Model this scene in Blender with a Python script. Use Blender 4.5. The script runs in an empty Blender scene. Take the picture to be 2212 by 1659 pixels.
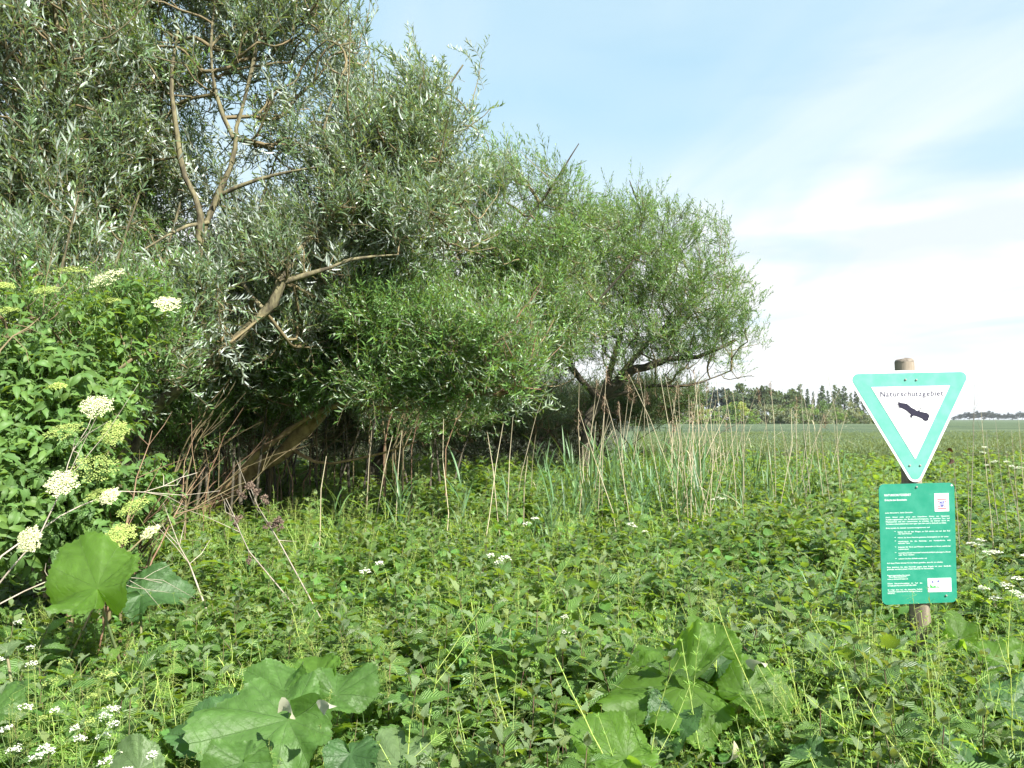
import bpy, math, random
import numpy as np
from mathutils import Vector, Matrix, Euler, Quaternion
R = math.radians
rng = np.random.default_rng(7)
random.seed(7)
S = bpy.context.scene
COL = S.collection

# ------------------------------------------------------------ camera, sky, sun, exposure
EYE = 1.65
F = 1805.0            # focal length in units of a 2212 px wide picture
PITCH = math.atan(76 / F)
cam_d = bpy.data.cameras.new('camera')
cam = bpy.data.objects.new('camera', cam_d); COL.objects.link(cam)
cam.location = (0, 0, EYE); cam.rotation_euler = (math.pi / 2 + PITCH, 0, 0)
cam_d.sensor_width = 36; cam_d.lens = 36 * F / 2212
cam_d.clip_start = 0.05; cam_d.clip_end = 6000
S.camera = cam
SUN_AZ = R(138)       # clockwise from +Y: to the right and a little behind the camera
SUN_EL = R(42)
sun_vec = Vector((math.sin(SUN_AZ) * math.cos(SUN_EL), math.cos(SUN_AZ) * math.cos(SUN_EL), math.sin(SUN_EL)))
W = bpy.data.worlds.new('World'); S.world = W; W.use_nodes = True
nt = W.node_tree; nt.nodes.clear()
def N(nt, t, **kw):
    n = nt.nodes.new(t)
    for k, v in kw.items():
        if k[0] == '_': setattr(n, k[1:], v)
        else: n.inputs[k.replace('__', ' ')].default_value = v
    return n
def Lk(nt, a, b): nt.links.new(a, b)
def mth(nt, op, a=None, b=None, c=None, clamp=False):
    n = nt.nodes.new('ShaderNodeMath'); n.operation = op; n.use_clamp = clamp
    for i, v in enumerate((a, b, c)):
        if v is None: continue
        if isinstance(v, (int, float)): n.inputs[i].default_value = v
        else: nt.links.new(v, n.inputs[i])
    return n.outputs[0]
def mixc(nt, f, a, b):
    n = nt.nodes.new('ShaderNodeMix'); n.data_type = 'RGBA'
    for i, v in ((0, f), (6, a), (7, b)):
        if isinstance(v, (int, float)): n.inputs[i].default_value = v
        elif isinstance(v, (tuple, list)): n.inputs[i].default_value = (*v, 1) if len(v) == 3 else v
        else: nt.links.new(v, n.inputs[i])
    return n.outputs[2]
def maprange(nt, v, a, b, c=0.0, d=1.0, smooth=True):
    n = nt.nodes.new('ShaderNodeMapRange'); n.interpolation_type = 'SMOOTHSTEP' if smooth else 'LINEAR'
    nt.links.new(v, n.inputs[0])
    for i, x in enumerate((a, b, c, d)): n.inputs[i + 1].default_value = x
    return n.outputs[0]
sky = N(nt, 'ShaderNodeTexSky', _sky_type='NISHITA', _sun_disc=False, _sun_elevation=SUN_EL, _sun_rotation=SUN_AZ,
        _air_density=1.0, _dust_density=0.8, _ozone_density=1.6)
tc = N(nt, 'ShaderNodeTexCoord')
sep = N(nt, 'ShaderNodeSeparateXYZ'); Lk(nt, tc.outputs['Generated'], sep.inputs[0])
# high thin cloud: the direction is projected onto a flat layer, so streaks run to the horizon
zc = mth(nt, 'MAXIMUM', sep.outputs[2], 0.03)
u = mth(nt, 'DIVIDE', sep.outputs[0], zc); v = mth(nt, 'DIVIDE', sep.outputs[1], zc)
cmb = N(nt, 'ShaderNodeCombineXYZ'); Lk(nt, u, cmb.inputs[0]); Lk(nt, v, cmb.inputs[1])
mp = N(nt, 'ShaderNodeMapping'); Lk(nt, cmb.outputs[0], mp.inputs[0])
mp.inputs['Location'].default_value = (1.1, 0.45, 0); mp.inputs['Rotation'].default_value = (0, 0, R(24)); mp.inputs['Scale'].default_value = (1.0, 0.26, 1)
n1 = N(nt, 'ShaderNodeTexNoise', Scale=1.0, Detail=5.0, Roughness=0.48, Distortion=0.6); Lk(nt, mp.outputs[0], n1.inputs['Vector'])
n2 = N(nt, 'ShaderNodeTexNoise', Scale=0.42, Detail=3.0, Roughness=0.5); Lk(nt, cmb.outputs[0], n2.inputs['Vector'])
streak = maprange(nt, n1.outputs[0], 0.36, 0.74)
bank = maprange(nt, n2.outputs[0], 0.36, 0.62)
veil = mth(nt, 'ADD', mth(nt, 'MULTIPLY', streak, 0.50), mth(nt, 'MULTIPLY', bank, 0.22))
low = maprange(nt, sep.outputs[2], 0.33, 0.14, 0.0, 1.05)     # the layer thickens towards the horizon all round
lowbreak = mth(nt, 'MULTIPLY', low, mth(nt, 'ADD', -0.05, mth(nt, 'MULTIPLY', n1.outputs[0], 1.95)))
cover = mth(nt, 'ADD', veil, lowbreak, clamp=True)
base_sky = mixc(nt, 0.60, sky.outputs[0], (4.1, 6.7, 7.9))
mp3 = N(nt, 'ShaderNodeMapping'); Lk(nt, tc.outputs['Generated'], mp3.inputs[0]); mp3.inputs['Scale'].default_value = (1.6, 1.6, 9.0); mp3.inputs['Location'].default_value = (.3, .1, .25)
n3 = N(nt, 'ShaderNodeTexNoise', Scale=1.7, Detail=4.0, Roughness=0.5); Lk(nt, mp3.outputs[0], n3.inputs['Vector'])
grey = mth(nt, 'MULTIPLY', maprange(nt, n3.outputs[0], .52, .70), .6)
cloudc = mixc(nt, grey, (6.9, 7.1, 7.2), (4.7, 5.5, 6.4))
colr = mixc(nt, cover, base_sky, cloudc)
bg = N(nt, 'ShaderNodeBackground', Strength=0.056); Lk(nt, colr, bg.inputs[0])
wo = N(nt, 'ShaderNodeOutputWorld'); Lk(nt, bg.outputs[0], wo.inputs[0])
sd = bpy.data.lights.new('sun', 'SUN'); sd.energy = 5.0; sd.angle = R(0.5); sd.color = (1.0, 0.955, 0.88)
so = bpy.data.objects.new('sun', sd); COL.objects.link(so); so.rotation_euler = sun_vec.to_track_quat('Z', 'Y').to_euler()
S.view_settings.view_transform = 'Standard'; S.view_settings.look = 'None'
S.view_settings.exposure = 1.5; S.view_settings.gamma = 1; S.view_settings.use_curve_mapping = False
S.render.engine = 'CYCLES'
cy = S.cycles
cy.max_bounces = 6; cy.diffuse_bounces = 4; cy.glossy_bounces = 2; cy.transmission_bounces = 4; cy.transparent_max_bounces = 4
cy.caustics_reflective = False; cy.caustics_refractive = False; cy.use_adaptive_sampling = True; cy.adaptive_threshold = 0.02

# ------------------------------------------------------------ helpers
def P(px, py, Y):
    """point at depth Y seen at picture position (px, py) of a 2212 x 1659 picture"""
    a = (px - 1106) / F; b = (829.5 - py) / F
    dy = math.cos(PITCH) - b * math.sin(PITCH); dz = math.sin(PITCH) + b * math.cos(PITCH)
    k = Y / dy
    return np.array((a * k, Y, EYE + dz * k))
def proj(p):
    y, z = p[1], p[2] - EYE
    d = y * math.cos(PITCH) + z * math.sin(PITCH); h = -y * math.sin(PITCH) + z * math.cos(PITCH)
    return 1106 + F * p[0] / d, 829.5 - F * h / d
def tag(o, label=None, cat=None, group=None, kind=None):
    if label: o['label'] = label
    if cat: o['category'] = cat
    if group: o['group'] = group
    if kind: o['kind'] = kind
    return o
def empty(name, loc, label, cat, group=None, rot=(0, 0, 0)):
    o = bpy.data.objects.new(name, None); COL.objects.link(o); o.location = tuple(loc); o.rotation_euler = rot
    o.empty_display_size = 0.1
    return tag(o, label, cat, group)
def mesh(name, V, Fs, mats, uv=None, mi=None, smooth=True):
    """V (n,3); Fs list of int arrays (k,3) or (k,4)"""
    V = np.asarray(V, np.float32); me = bpy.data.meshes.new(name)
    Fs = [np.asarray(f, np.int32) for f in Fs if len(f)]
    me.vertices.add(len(V)); me.vertices.foreach_set('co', V.ravel())
    li = np.concatenate([f.ravel() for f in Fs]); tot = np.concatenate([np.full(len(f), f.shape[1], np.int32) for f in Fs])
    st = np.concatenate(([0], np.cumsum(tot)[:-1])).astype(np.int32)
    me.loops.add(len(li)); me.loops.foreach_set('vertex_index', li)
    me.polygons.add(len(tot)); me.polygons.foreach_set('loop_start', st)
    me.polygons.foreach_set('use_smooth', np.full(len(tot), smooth, bool))
    if mi is not None: me.polygons.foreach_set('material_index', np.asarray(mi, np.int32))
    if uv is not None:
        l = me.uv_layers.new(name='UVMap'); l.data.foreach_set('uv', np.asarray(uv, np.float32)[li].ravel())
    for m in (mats if isinstance(mats, (list, tuple)) else [mats]): me.materials.append(m)
    me.update(calc_edges=True)
    return me
def obj(name, me, parent=None, loc=None, rot=None, scale=None):
    o = bpy.data.objects.new(name, me); COL.objects.link(o)
    if parent is not None: o.parent = parent
    if loc is not None: o.location = tuple(loc)
    if rot is not None: o.rotation_euler = rot
    if scale is not None: o.scale = scale if isinstance(scale, tuple) else (scale,) * 3
    return o
class G:
    """collects pieces of geometry for one mesh"""
    def __init__(s): s.V = []; s.F = {3: [], 4: []}; s.U = []; s.M = {3: [], 4: []}; s.n = 0
    def add(s, V, Fl, U=None, m=0):
        V = np.asarray(V, float)
        if U is None: U = np.zeros((len(V), 2))
        for f in (Fl if isinstance(Fl, list) else [Fl]):
            f = np.asarray(f, int); k = f.shape[1]
            s.F[k].append(f + s.n); s.M[k].append(np.full(len(f), m))
        s.V.append(V); s.U.append(U); s.n += len(V)
    def many(s, V, Fq, U, mats3, offs, m=0):
        """copies of a piece: mats3 (k,3,3), offs (k,3)"""
        k = len(offs)
        if k == 0: return
        VV = np.einsum('kij,vj->kvi', mats3, V) + offs[:, None, :]
        FF = (Fq[None] + (np.arange(k) * len(V))[:, None, None]).reshape(-1, Fq.shape[1])
        s.add(VV.reshape(-1, 3), FF, np.tile(U, (k, 1)), m)
    def tube(s, pts, rad, k=5, m=0, cap=False, rough=0, rr=None):
        pts = np.asarray(pts, float); n = len(pts); rad = np.broadcast_to(np.asarray(rad, float), (n,))
        t = np.gradient(pts, axis=0); t /= np.linalg.norm(t, axis=1)[:, None] + 1e-9
        ref = np.array((0.31, 0.2, 0.93)) if abs(t[:, 2]).mean() < 0.8 else np.array((1.0, 0.1, 0))
        a = np.cross(t, ref); a /= np.linalg.norm(a, axis=1)[:, None] + 1e-9; b = np.cross(t, a)
        th = np.arange(k) * 2 * math.pi / k
        RV = rad[:, None, None] * (1 + (rr.normal(0, rough, (n, k, 1)) if rough else 0))
        V = pts[:, None] + RV * (np.cos(th)[None, :, None] * a[:, None] + np.sin(th)[None, :, None] * b[:, None])
        i = np.arange(n - 1)[:, None] * k; j = np.arange(k)[None]; j2 = (j + 1) % k
        Fq = np.stack((i + j, i + j2, i + k + j2, i + k + j), -1).reshape(-1, 4)
        ln = np.concatenate(([0], np.cumsum(np.linalg.norm(np.diff(pts, axis=0), axis=1))))
        U = np.stack((np.tile(np.arange(k) / k, n), np.repeat(ln, k)), -1)
        s.add(V.reshape(-1, 3), Fq, U, m)
        if cap:
            for e, base in ((0, 0), (n - 1, (n - 1) * k)):
                c = len(V.reshape(-1, 3)); 
                idx = np.arange(k) + base
                s.add(np.vstack((V.reshape(-1, 3)[idx], pts[e])), np.stack((np.arange(k), (np.arange(k) + 1) % k, np.full(k, k)), -1), None, m)
    def mesh(s, name, mats, smooth=True):
        Fs, mi = [], []
        for k in (3, 4):
            if s.F[k]: Fs.append(np.concatenate(s.F[k])); mi.append(np.concatenate(s.M[k]))
        return mesh(name, np.concatenate(s.V), Fs, mats, np.concatenate(s.U), np.concatenate(mi), smooth)
def rot_to(d, roll=0.0, up=None):
    """matrix whose Y axis is d (leaf points along Y) and whose Z axis leans to `up`"""
    d = np.asarray(d, float); d = d / np.linalg.norm(d)
    up = np.array((0, 0, 1.0)) if up is None else np.asarray(up, float)
    x = np.cross(d, up)
    if np.linalg.norm(x) < 1e-4: x = np.array((1.0, 0, 0))
    x /= np.linalg.norm(x); z = np.cross(x, d)
    c, s = math.cos(roll), math.sin(roll)
    return np.stack((x * c + z * s, d, -x * s + z * c), 1)
def leaf(L, Wd, n=4, prof=None, teeth=0.0, fold=0.25, curl=0.3):
    """leaf along +Y from the origin, three points per station"""
    t = np.linspace(0, 1, n + 1)
    w = (np.sin(math.pi * t ** 0.8) if prof is None else np.interp(t, prof[0], prof[1])) * Wd / 2
    w = np.maximum(w, Wd * 0.02)
    if teeth: w = w * (1 + teeth * np.where(np.arange(n + 1) % 2, 1, -1) * (t > 0.04) * (t < .97))
    a = curl * t; y = L * np.cumsum(np.concatenate(([0], np.cos((a[1:] + a[:-1]) / 2 * 2)))) / n; z = -L * np.cumsum(np.concatenate(([0], np.sin((a[1:] + a[:-1]) / 2 * 2)))) / n
    V = np.zeros((n + 1, 3, 3)); V[:, 1, 1] = y; V[:, 1, 2] = z
    for sgn, j in ((-1, 0), (1, 2)):
        V[:, j, 0] = sgn * w; V[:, j, 1] = y; V[:, j, 2] = z + fold * w
    if teeth: V[1::2, 0, 1] += L / n * .6; V[1::2, 2, 1] += L / n * .6
    i = np.arange(n)[:, None] * 3; j = np.arange(2)[None]
    Fq = np.stack((i + j, i + j + 1, i + j + 4, i + j + 3), -1).reshape(-1, 4)
    U = np.stack((np.tile((0, .5, 1.0), n + 1), np.repeat(t, 3)), -1)
    return V.reshape(-1, 3), Fq, U
def eulers(Z, roll):
    """XYZ eulers whose Z axis is Z (k,3), rolled about it"""
    out = np.zeros((len(Z), 3))
    for i, (z, r) in enumerate(zip(Z, roll)):
        q = Vector(z).to_track_quat('Z', 'Y') @ Quaternion((0, 0, 1), r); e = q.to_euler('XYZ'); out[i] = (e.x, e.y, e.z)
    return out

# ------------------------------------------------------------ materials
def new_mat(name):
    m = bpy.data.materials.new(name); m.use_nodes = True; t = m.node_tree; t.nodes.clear()
    return m, t, N(t, 'ShaderNodeOutputMaterial')
def leaf_mat(name, top, under=None, trans=0.32, tcol=None, rough=0.42, var=0.35, spec=0.4, ribs=0.0, hue=None, veins=0.0):
    m, t, out = new_mat(name)
    gi = N(t, 'ShaderNodeNewGeometry'); oi = N(t, 'ShaderNodeObjectInfo'); uv = N(t, 'ShaderNodeUVMap')
    rnd = mth(t, 'FRACT', mth(t, 'ADD', gi.outputs['Random Per Island'], mth(t, 'MULTIPLY', oi.outputs['Random'], 7.31)))
    under = under or tuple(c * 1.5 + .01 for c in top)
    c = mixc(t, gi.outputs['Backfacing'], top, under)
    hue = hue or (top[0] * 1.55 + .005, top[1] * 1.35, top[2] * .85)
    c = mixc(t, mth(t, 'MULTIPLY', mth(t, 'POWER', rnd, 2.0), 0.65), c, hue)
    br = mth(t, 'ADD', 1 - var, mth(t, 'MULTIPLY', oi.outputs['Random'], 2 * var))
    vm = N(t, 'ShaderNodeVectorMath', _operation='SCALE'); Lk(t, c, vm.inputs[0]); Lk(t, br, vm.inputs['Scale']); c = vm.outputs[0]
    su = N(t, 'ShaderNodeSeparateXYZ'); Lk(t, uv.outputs[0], su.inputs[0])
    ctr = mth(t, 'ABSOLUTE', mth(t, 'SUBTRACT', su.outputs[0], 0.5))
    b = N(t, 'ShaderNodeBsdfPrincipled', Roughness=rough); b.inputs['Specular IOR Level'].default_value = spec
    if veins:
        rib = maprange(t, ctr, 0.0, 0.045, 1, 0)
        c = mixc(t, mth(t, 'MULTIPLY', rib, veins), c, tuple(min(1, x * 2.2 + .05) for x in top))
    if ribs:
        ph = mth(t, 'SINE', mth(t, 'MULTIPLY', mth(t, 'SUBTRACT', su.outputs[1], mth(t, 'MULTIPLY', ctr, 0.55)), 62.0))
        bp = N(t, 'ShaderNodeBump', Strength=ribs, Distance=0.004); Lk(t, ph, bp.inputs['Height']); Lk(t, bp.outputs[0], b.inputs['Normal'])
    Lk(t, c, b.inputs['Base Color'])
    tr = N(t, 'ShaderNodeBsdfTranslucent')
    tcol = tcol or (top[0] * 3.2 + .03, top[1] * 2.6, top[2] * .7)
    vt = N(t, 'ShaderNodeVectorMath', _operation='SCALE'); vt.inputs[0].default_value = tcol; Lk(t, br, vt.inputs['Scale']); Lk(t, vt.outputs[0], tr.inputs[0])
    mx = N(t, 'ShaderNodeMixShader', Fac=trans); Lk(t, b.outputs[0], mx.inputs[1]); Lk(t, tr.outputs[0], mx.inputs[2]); Lk(t, mx.outputs[0], out.inputs[0])
    return m
def plain_mat(name, c1, c2=None, scale=20, rough=0.8, bump=0.0, stretch=(1, 1, 1), spec=0.3, rnd=0.0, detail=5.0):
    m, t, out = new_mat(name)
    tc = N(t, 'ShaderNodeTexCoord'); mp = N(t, 'ShaderNodeMapping'); mp.inputs['Scale'].default_value = stretch; Lk(t, tc.outputs['Object'], mp.inputs[0])
    ns = N(t, 'ShaderNodeTexNoise', Scale=float(scale), Detail=detail, Roughness=0.6); Lk(t, mp.outputs[0], ns.inputs['Vector'])
    f = maprange(t, ns.outputs[0], 0.32, 0.68)
    c = mixc(t, f, c1, c2 or c1)
    if rnd:
        oi = N(t, 'ShaderNodeObjectInfo'); vm = N(t, 'ShaderNodeVectorMath', _operation='SCALE'); Lk(t, c, vm.inputs[0])
        Lk(t, mth(t, 'ADD', 1 - rnd, mth(t, 'MULTIPLY', oi.outputs['Random'], 2 * rnd)), vm.inputs['Scale']); c = vm.outputs[0]
    b = N(t, 'ShaderNodeBsdfPrincipled', Roughness=rough); b.inputs['Specular IOR Level'].default_value = spec
    Lk(t, c, b.inputs['Base Color'])
    if bump:
        bp = N(t, 'ShaderNodeBump', Strength=bump, Distance=0.01); Lk(t, ns.outputs[0], bp.inputs['Height']); Lk(t, bp.outputs[0], b.inputs['Normal'])
    Lk(t, b.outputs[0], out.inputs[0])
    return m
M = {}
M['willow'] = leaf_mat('willow_leaf', (0.084, 0.172, 0.050), (0.34, 0.41, 0.33), trans=0.30, rough=0.36, spec=0.5, var=0.3)
M['willow_silver'] = leaf_mat('willow_leaf_silvery', (0.092, 0.155, 0.082), (0.46, 0.53, 0.49), trans=0.26, rough=0.34, spec=0.55, var=0.25)
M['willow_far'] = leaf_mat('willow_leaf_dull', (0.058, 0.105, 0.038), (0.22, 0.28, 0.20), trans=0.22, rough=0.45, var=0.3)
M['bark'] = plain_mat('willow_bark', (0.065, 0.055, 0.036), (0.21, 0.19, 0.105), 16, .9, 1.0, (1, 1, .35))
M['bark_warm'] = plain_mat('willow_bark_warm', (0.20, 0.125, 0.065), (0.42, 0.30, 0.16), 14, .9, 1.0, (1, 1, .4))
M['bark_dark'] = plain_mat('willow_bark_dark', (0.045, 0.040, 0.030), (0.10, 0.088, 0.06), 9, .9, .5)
M['twig'] = plain_mat('twig', (0.11, 0.10, 0.05), (0.17, 0.13, 0.07), 6, .75, rnd=.2)
M['twig_red'] = plain_mat('red_twig', (0.13, 0.070, 0.042), (0.22, 0.155, 0.095), 5, .7, rnd=.3)
M['twig_grey'] = plain_mat('grey_dead_twig', (0.26, 0.22, 0.17), (0.42, 0.38, 0.31), 8, .85, rnd=.2)
M['nettle'] = leaf_mat('nettle_leaf', (0.108, 0.208, 0.054), (0.20, 0.32, 0.14), trans=0.34, rough=0.38, spec=0.5, ribs=0.9, var=0.25, veins=.25)
M['nettle_top'] = leaf_mat('nettle_tip_leaf', (0.135, 0.20, 0.090), (0.20, 0.27, 0.15), trans=0.22, rough=0.6, ribs=0.6, var=0.2)
M['nettle_stem'] = plain_mat('nettle_stem', (0.105, 0.045, 0.04), (0.11, 0.13, 0.05), 7, .6, rnd=.25)
M['tassel'] = leaf_mat('nettle_flower', (0.13, 0.20, 0.07), trans=0.3, rough=.7)
M['broad'] = leaf_mat('broad_leaf', (0.085, 0.195, 0.048), (0.18, 0.30, 0.12), trans=0.38, rough=0.4, var=0.28, veins=.3)
M['burdock'] = None
M['elder'] = leaf_mat('elder_leaf', (0.080, 0.158, 0.045), (0.21, 0.30, 0.16), trans=0.33, rough=0.5, spec=.25, var=0.25, veins=.3)
M['grass'] = leaf_mat('grass_blade', (0.12, 0.235, 0.055), trans=0.38, rough=0.42, var=0.3)
M['grass_blue'] = leaf_mat('reed_blade', (0.085, 0.17, 0.075), (0.14, 0.22, 0.12), trans=0.3, rough=0.45, var=0.25)
M['cleaver'] = leaf_mat('goosegrass_leaf', (0.15, 0.27, 0.06), trans=0.38, rough=0.5, var=0.22)
M['cleaver_stem'] = leaf_mat('goosegrass_stem', (0.32, 0.42, 0.15), trans=0.2, rough=0.45, var=0.2)
M['stem_green'] = leaf_mat('green_stem', (0.12, 0.20, 0.06), trans=0.1, rough=0.5)
M['white_flower'] = leaf_mat('white_flower', (0.78, 0.78, 0.68), (0.72, 0.74, 0.62), trans=0.3, tcol=(.7, .72, .5), rough=.7, var=.06, hue=(.7, .74, .5))
M['cream_flower'] = leaf_mat('cream_flower', (0.66, 0.66, 0.42), (0.6, 0.62, 0.38), trans=0.3, tcol=(.6, .62, .3), rough=.7, var=.08, hue=(.55, .6, .25))
M['bud_flower'] = leaf_mat('green_bud', (0.30, 0.38, 0.10), (0.28, 0.36, 0.1), trans=0.3, tcol=(.4, .5, .1), rough=.7, var=.15, hue=(.42, .48, .14))
M['reed_dead'] = plain_mat('dry_reed', (0.36, 0.31, 0.20), (0.52, 0.46, 0.32), 4, .6, stretch=(1, 1, .5), rnd=.25)
M['reed_brown'] = plain_mat('dry_seedhead', (0.19, 0.125, 0.08), (0.30, 0.21, 0.14), 10, .9, rnd=.2)
M['burr'] = plain_mat('burr', (0.12, 0.085, 0.065), (0.25, 0.185, 0.14), 40, .95)
M['dead_leaf'] = leaf_mat('withered_leaf', (0.36, 0.38, 0.30), (0.42, 0.44, 0.36), trans=0.3, tcol=(.4, .42, .3), rough=.7, var=.1)
M['brown_leaf'] = leaf_mat('brown_withered_leaf', (0.055, 0.028, 0.022), (0.10, 0.07, 0.06), trans=0.1, rough=.7, var=.1)

# ------------------------------------------------------------ geometry-nodes scatter (only for uncountable stuff and leaves)
HID = bpy.data.collections.new('leaf_sources')       # never linked to the scene
def make_set(name, meshes):
    c = bpy.data.collections.new(name)
    for i, me in enumerate(meshes):
        o = bpy.data.objects.new('%s_%02d' % (name, i), me); c.objects.link(o)
    return c
_gn = {}
def gn_group(coll):
    if coll.name in _gn: return _gn[coll.name]
    g = bpy.data.node_groups.new('scatter_' + coll.name, 'GeometryNodeTree')
    g.interface.new_socket('Geometry', in_out='INPUT', socket_type='NodeSocketGeometry')
    g.interface.new_socket('Geometry', in_out='OUTPUT', socket_type='NodeSocketGeometry')
    i = g.nodes.new('NodeGroupInput'); o = g.nodes.new('NodeGroupOutput')
    ci = g.nodes.new('GeometryNodeCollectionInfo'); ci.inputs['Collection'].default_value = coll
    ci.inputs['Separate Children'].default_value = True; ci.inputs['Reset Children'].default_value = True
    ip = g.nodes.new('GeometryNodeInstanceOnPoints'); ip.inputs['Pick Instance'].default_value = True
    def attr(n, t):
        a = g.nodes.new('GeometryNodeInputNamedAttribute'); a.data_type = t; a.inputs['Name'].default_value = n
        return a.outputs['Attribute']
    e = g.nodes.new('FunctionNodeEulerToRotation'); g.links.new(attr('rot', 'FLOAT_VECTOR'), e.inputs[0])
    g.links.new(i.outputs[0], ip.inputs['Points']); g.links.new(ci.outputs[0], ip.inputs['Instance'])
    g.links.new(attr('idx', 'INT'), ip.inputs['Instance Index']); g.links.new(e.outputs[0], ip.inputs['Rotation'])
    g.links.new(attr('scl', 'FLOAT_VECTOR'), ip.inputs['Scale']); g.links.new(ip.outputs[0], o.inputs[0])
    _gn[coll.name] = g
    return g
def scatter(name, coll, pts, rot, scl, idx, parent=None):
    me = bpy.data.meshes.new(name); n = len(pts); me.vertices.add(n); me.vertices.foreach_set('co', np.asarray(pts, np.float32).ravel())
    a = me.attributes.new('rot', 'FLOAT_VECTOR', 'POINT'); a.data.foreach_set('vector', np.asarray(rot, np.float32).ravel())
    scl = np.asarray(scl, np.float32)
    if scl.ndim == 1: scl = np.repeat(scl[:, None], 3, 1)
    a = me.attributes.new('scl', 'FLOAT_VECTOR', 'POINT'); a.data.foreach_set('vector', scl.ravel())
    a = me.attributes.new('idx', 'INT', 'POINT'); a.data.foreach_set('value', np.asarray(idx, np.int32))
    o = obj(name, me, parent)
    md = o.modifiers.new('scatter', 'NODES'); md.node_group = gn_group(coll)
    return o

# ------------------------------------------------------------ value noise for heights and densities
def vnoise(x, y, s, seed=0):
    x = np.asarray(x, float) / s + 50 + seed * 13.7; y = np.asarray(y, float) / s + 50 + seed * 7.1
    xi = np.floor(x); yi = np.floor(y); fx = x - xi; fy = y - yi; fx = fx * fx * (3 - 2 * fx); fy = fy * fy * (3 - 2 * fy)
    h = lambda a, b: np.modf(np.abs(np.sin(a * 127.1 + b * 311.7 + seed * 5.3) * 43758.5453))[0]
    return (h(xi, yi) * (1 - fx) + h(xi + 1, yi) * fx) * (1 - fy) + (h(xi, yi + 1) * (1 - fx) + h(xi + 1, yi + 1) * fx) * fy
def sstep(a, b, x):
    t = np.clip((x - a) / (b - a), 0, 1); return t * t * (3 - 2 * t)
def veg_h(x, y):
    h = 0.50 + 0.20 * sstep(3.5, 16, y) + 0.16 * (vnoise(x, y, 1.1, 1) - .5) + 0.12 * (vnoise(x, y, .4, 2) - .5) + .0 * np.exp(-((x - 2.25) / .7) ** 2 - ((y - 4.45) / .5) ** 2)
    return h
def field_edge(x):
    return 21.0 + 0.12 * (x - 8)        # where the verge plants give way to the barley

# ------------------------------------------------------------ the setting: ground, barley field
def grid_mesh(name, xs, ys, zf, mat, keep=None):
    X, Y = np.meshgrid(xs, ys); Z = zf(X, Y); V = np.stack((X, Y, Z), -1).reshape(-1, 3)
    nx, ny = len(xs), len(ys); i = (np.arange(ny - 1)[:, None] * nx + np.arange(nx - 1)[None]).reshape(-1)
    if keep is not None: i = i[keep(V[i, 0], V[i, 1])]
    return mesh(name, V, [np.stack((i, i + 1, i + nx + 1, i + nx), -1)], mat, V[:, :2] * .1)
def gl(a, b, n, p=2.2):
    s = np.linspace(-1, 1, n); s = np.sign(s) * np.abs(s) ** p
    return np.where(s < 0, -s * a, s * b)
M['soil'] = plain_mat('verge_soil', (0.035, 0.030, 0.018), (0.055, 0.075, 0.025), 5, .95, .6)
g = obj('ground', grid_mesh('ground', gl(-2600, 2600, 90), np.concatenate((np.linspace(-60, 30, 60), 30 + np.linspace(0, 1, 60)[1:] ** 2.5 * 3600)),
        lambda x, y: 0.05 * (vnoise(x, y, 3, 4) - .5) * (np.abs(y) < 60), M['soil'])); tag(g, kind='structure')
# barley: a canopy sheet with real undulation, and tufts of ears along its near edge
def barley_mat():
    m, t, out = new_mat('barley')
    tc = N(t, 'ShaderNodeTexCoord')
    mp = N(t, 'ShaderNodeMapping'); mp.inputs['Scale'].default_value = (.035, .16, 1); Lk(t, tc.outputs['Object'], mp.inputs[0])
    a = N(t, 'ShaderNodeTexNoise', Scale=1.0, Detail=4.0, Roughness=.6); Lk(t, mp.outputs[0], a.inputs['Vector'])
    mp2 = N(t, 'ShaderNodeMapping'); mp2.inputs['Scale'].default_value = (1, .35, 1); Lk(t, tc.outputs['Object'], mp2.inputs[0])
    b = N(t, 'ShaderNodeTexNoise', Scale=6.0, Detail=6.0, Roughness=.75); Lk(t, mp2.outputs[0], b.inputs['Vector'])
    c = mixc(t, maprange(t, a.outputs[0], .36, .64), (0.045, 0.074, 0.044), (0.105, 0.140, 0.075))  # wind-wave light and dark put into the colour, along with drifts of ripening
    c = mixc(t, mth(t, 'MULTIPLY', maprange(t, b.outputs[0], .4, .66), .55), c, (0.13, 0.16, 0.10))
    p = N(t, 'ShaderNodeBsdfPrincipled', Roughness=1.0); p.inputs['Specular IOR Level'].default_value = .04; Lk(t, c, p.inputs['Base Color'])
    bp = N(t, 'ShaderNodeBump', Strength=.9, Distance=.15); Lk(t, b.outputs[0], bp.inputs['Height']); Lk(t, bp.outputs[0], p.inputs['Normal'])
    Lk(t, p.outputs[0], out.inputs[0]); return m
M['barley'] = barley_mat()
def crop_h(x, y):
    e = field_edge(x) + 1.2
    up = sstep(0, 1.2, y - e) * sstep(0, 1.5, x - (.155 * y - .6))
    return up * (0.74 + 0.08 * (vnoise(x, y * 2.2, 7, 9) - .5) + 0.05 * (vnoise(x, y, 1.3, 5) - .5)) + 0.02
ys = np.concatenate((np.linspace(19.5, 32, 60), 32 + (np.linspace(0, 1, 160)[1:] ** 2.3) * 1150))
xs = np.concatenate((np.linspace(-60, -5, 40), np.linspace(-5, 40, 160)[1:], 40 + np.linspace(0, 1, 60)[1:] ** 2 * 900))
f = obj('barley_field', grid_mesh('barley_field', xs, ys, crop_h, M['barley'], lambda x, y: x > .155 * y - 1.6)); tag(f, 'green barley field with paler wind streaks behind the reeds and the sign', kind='stuff')

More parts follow.
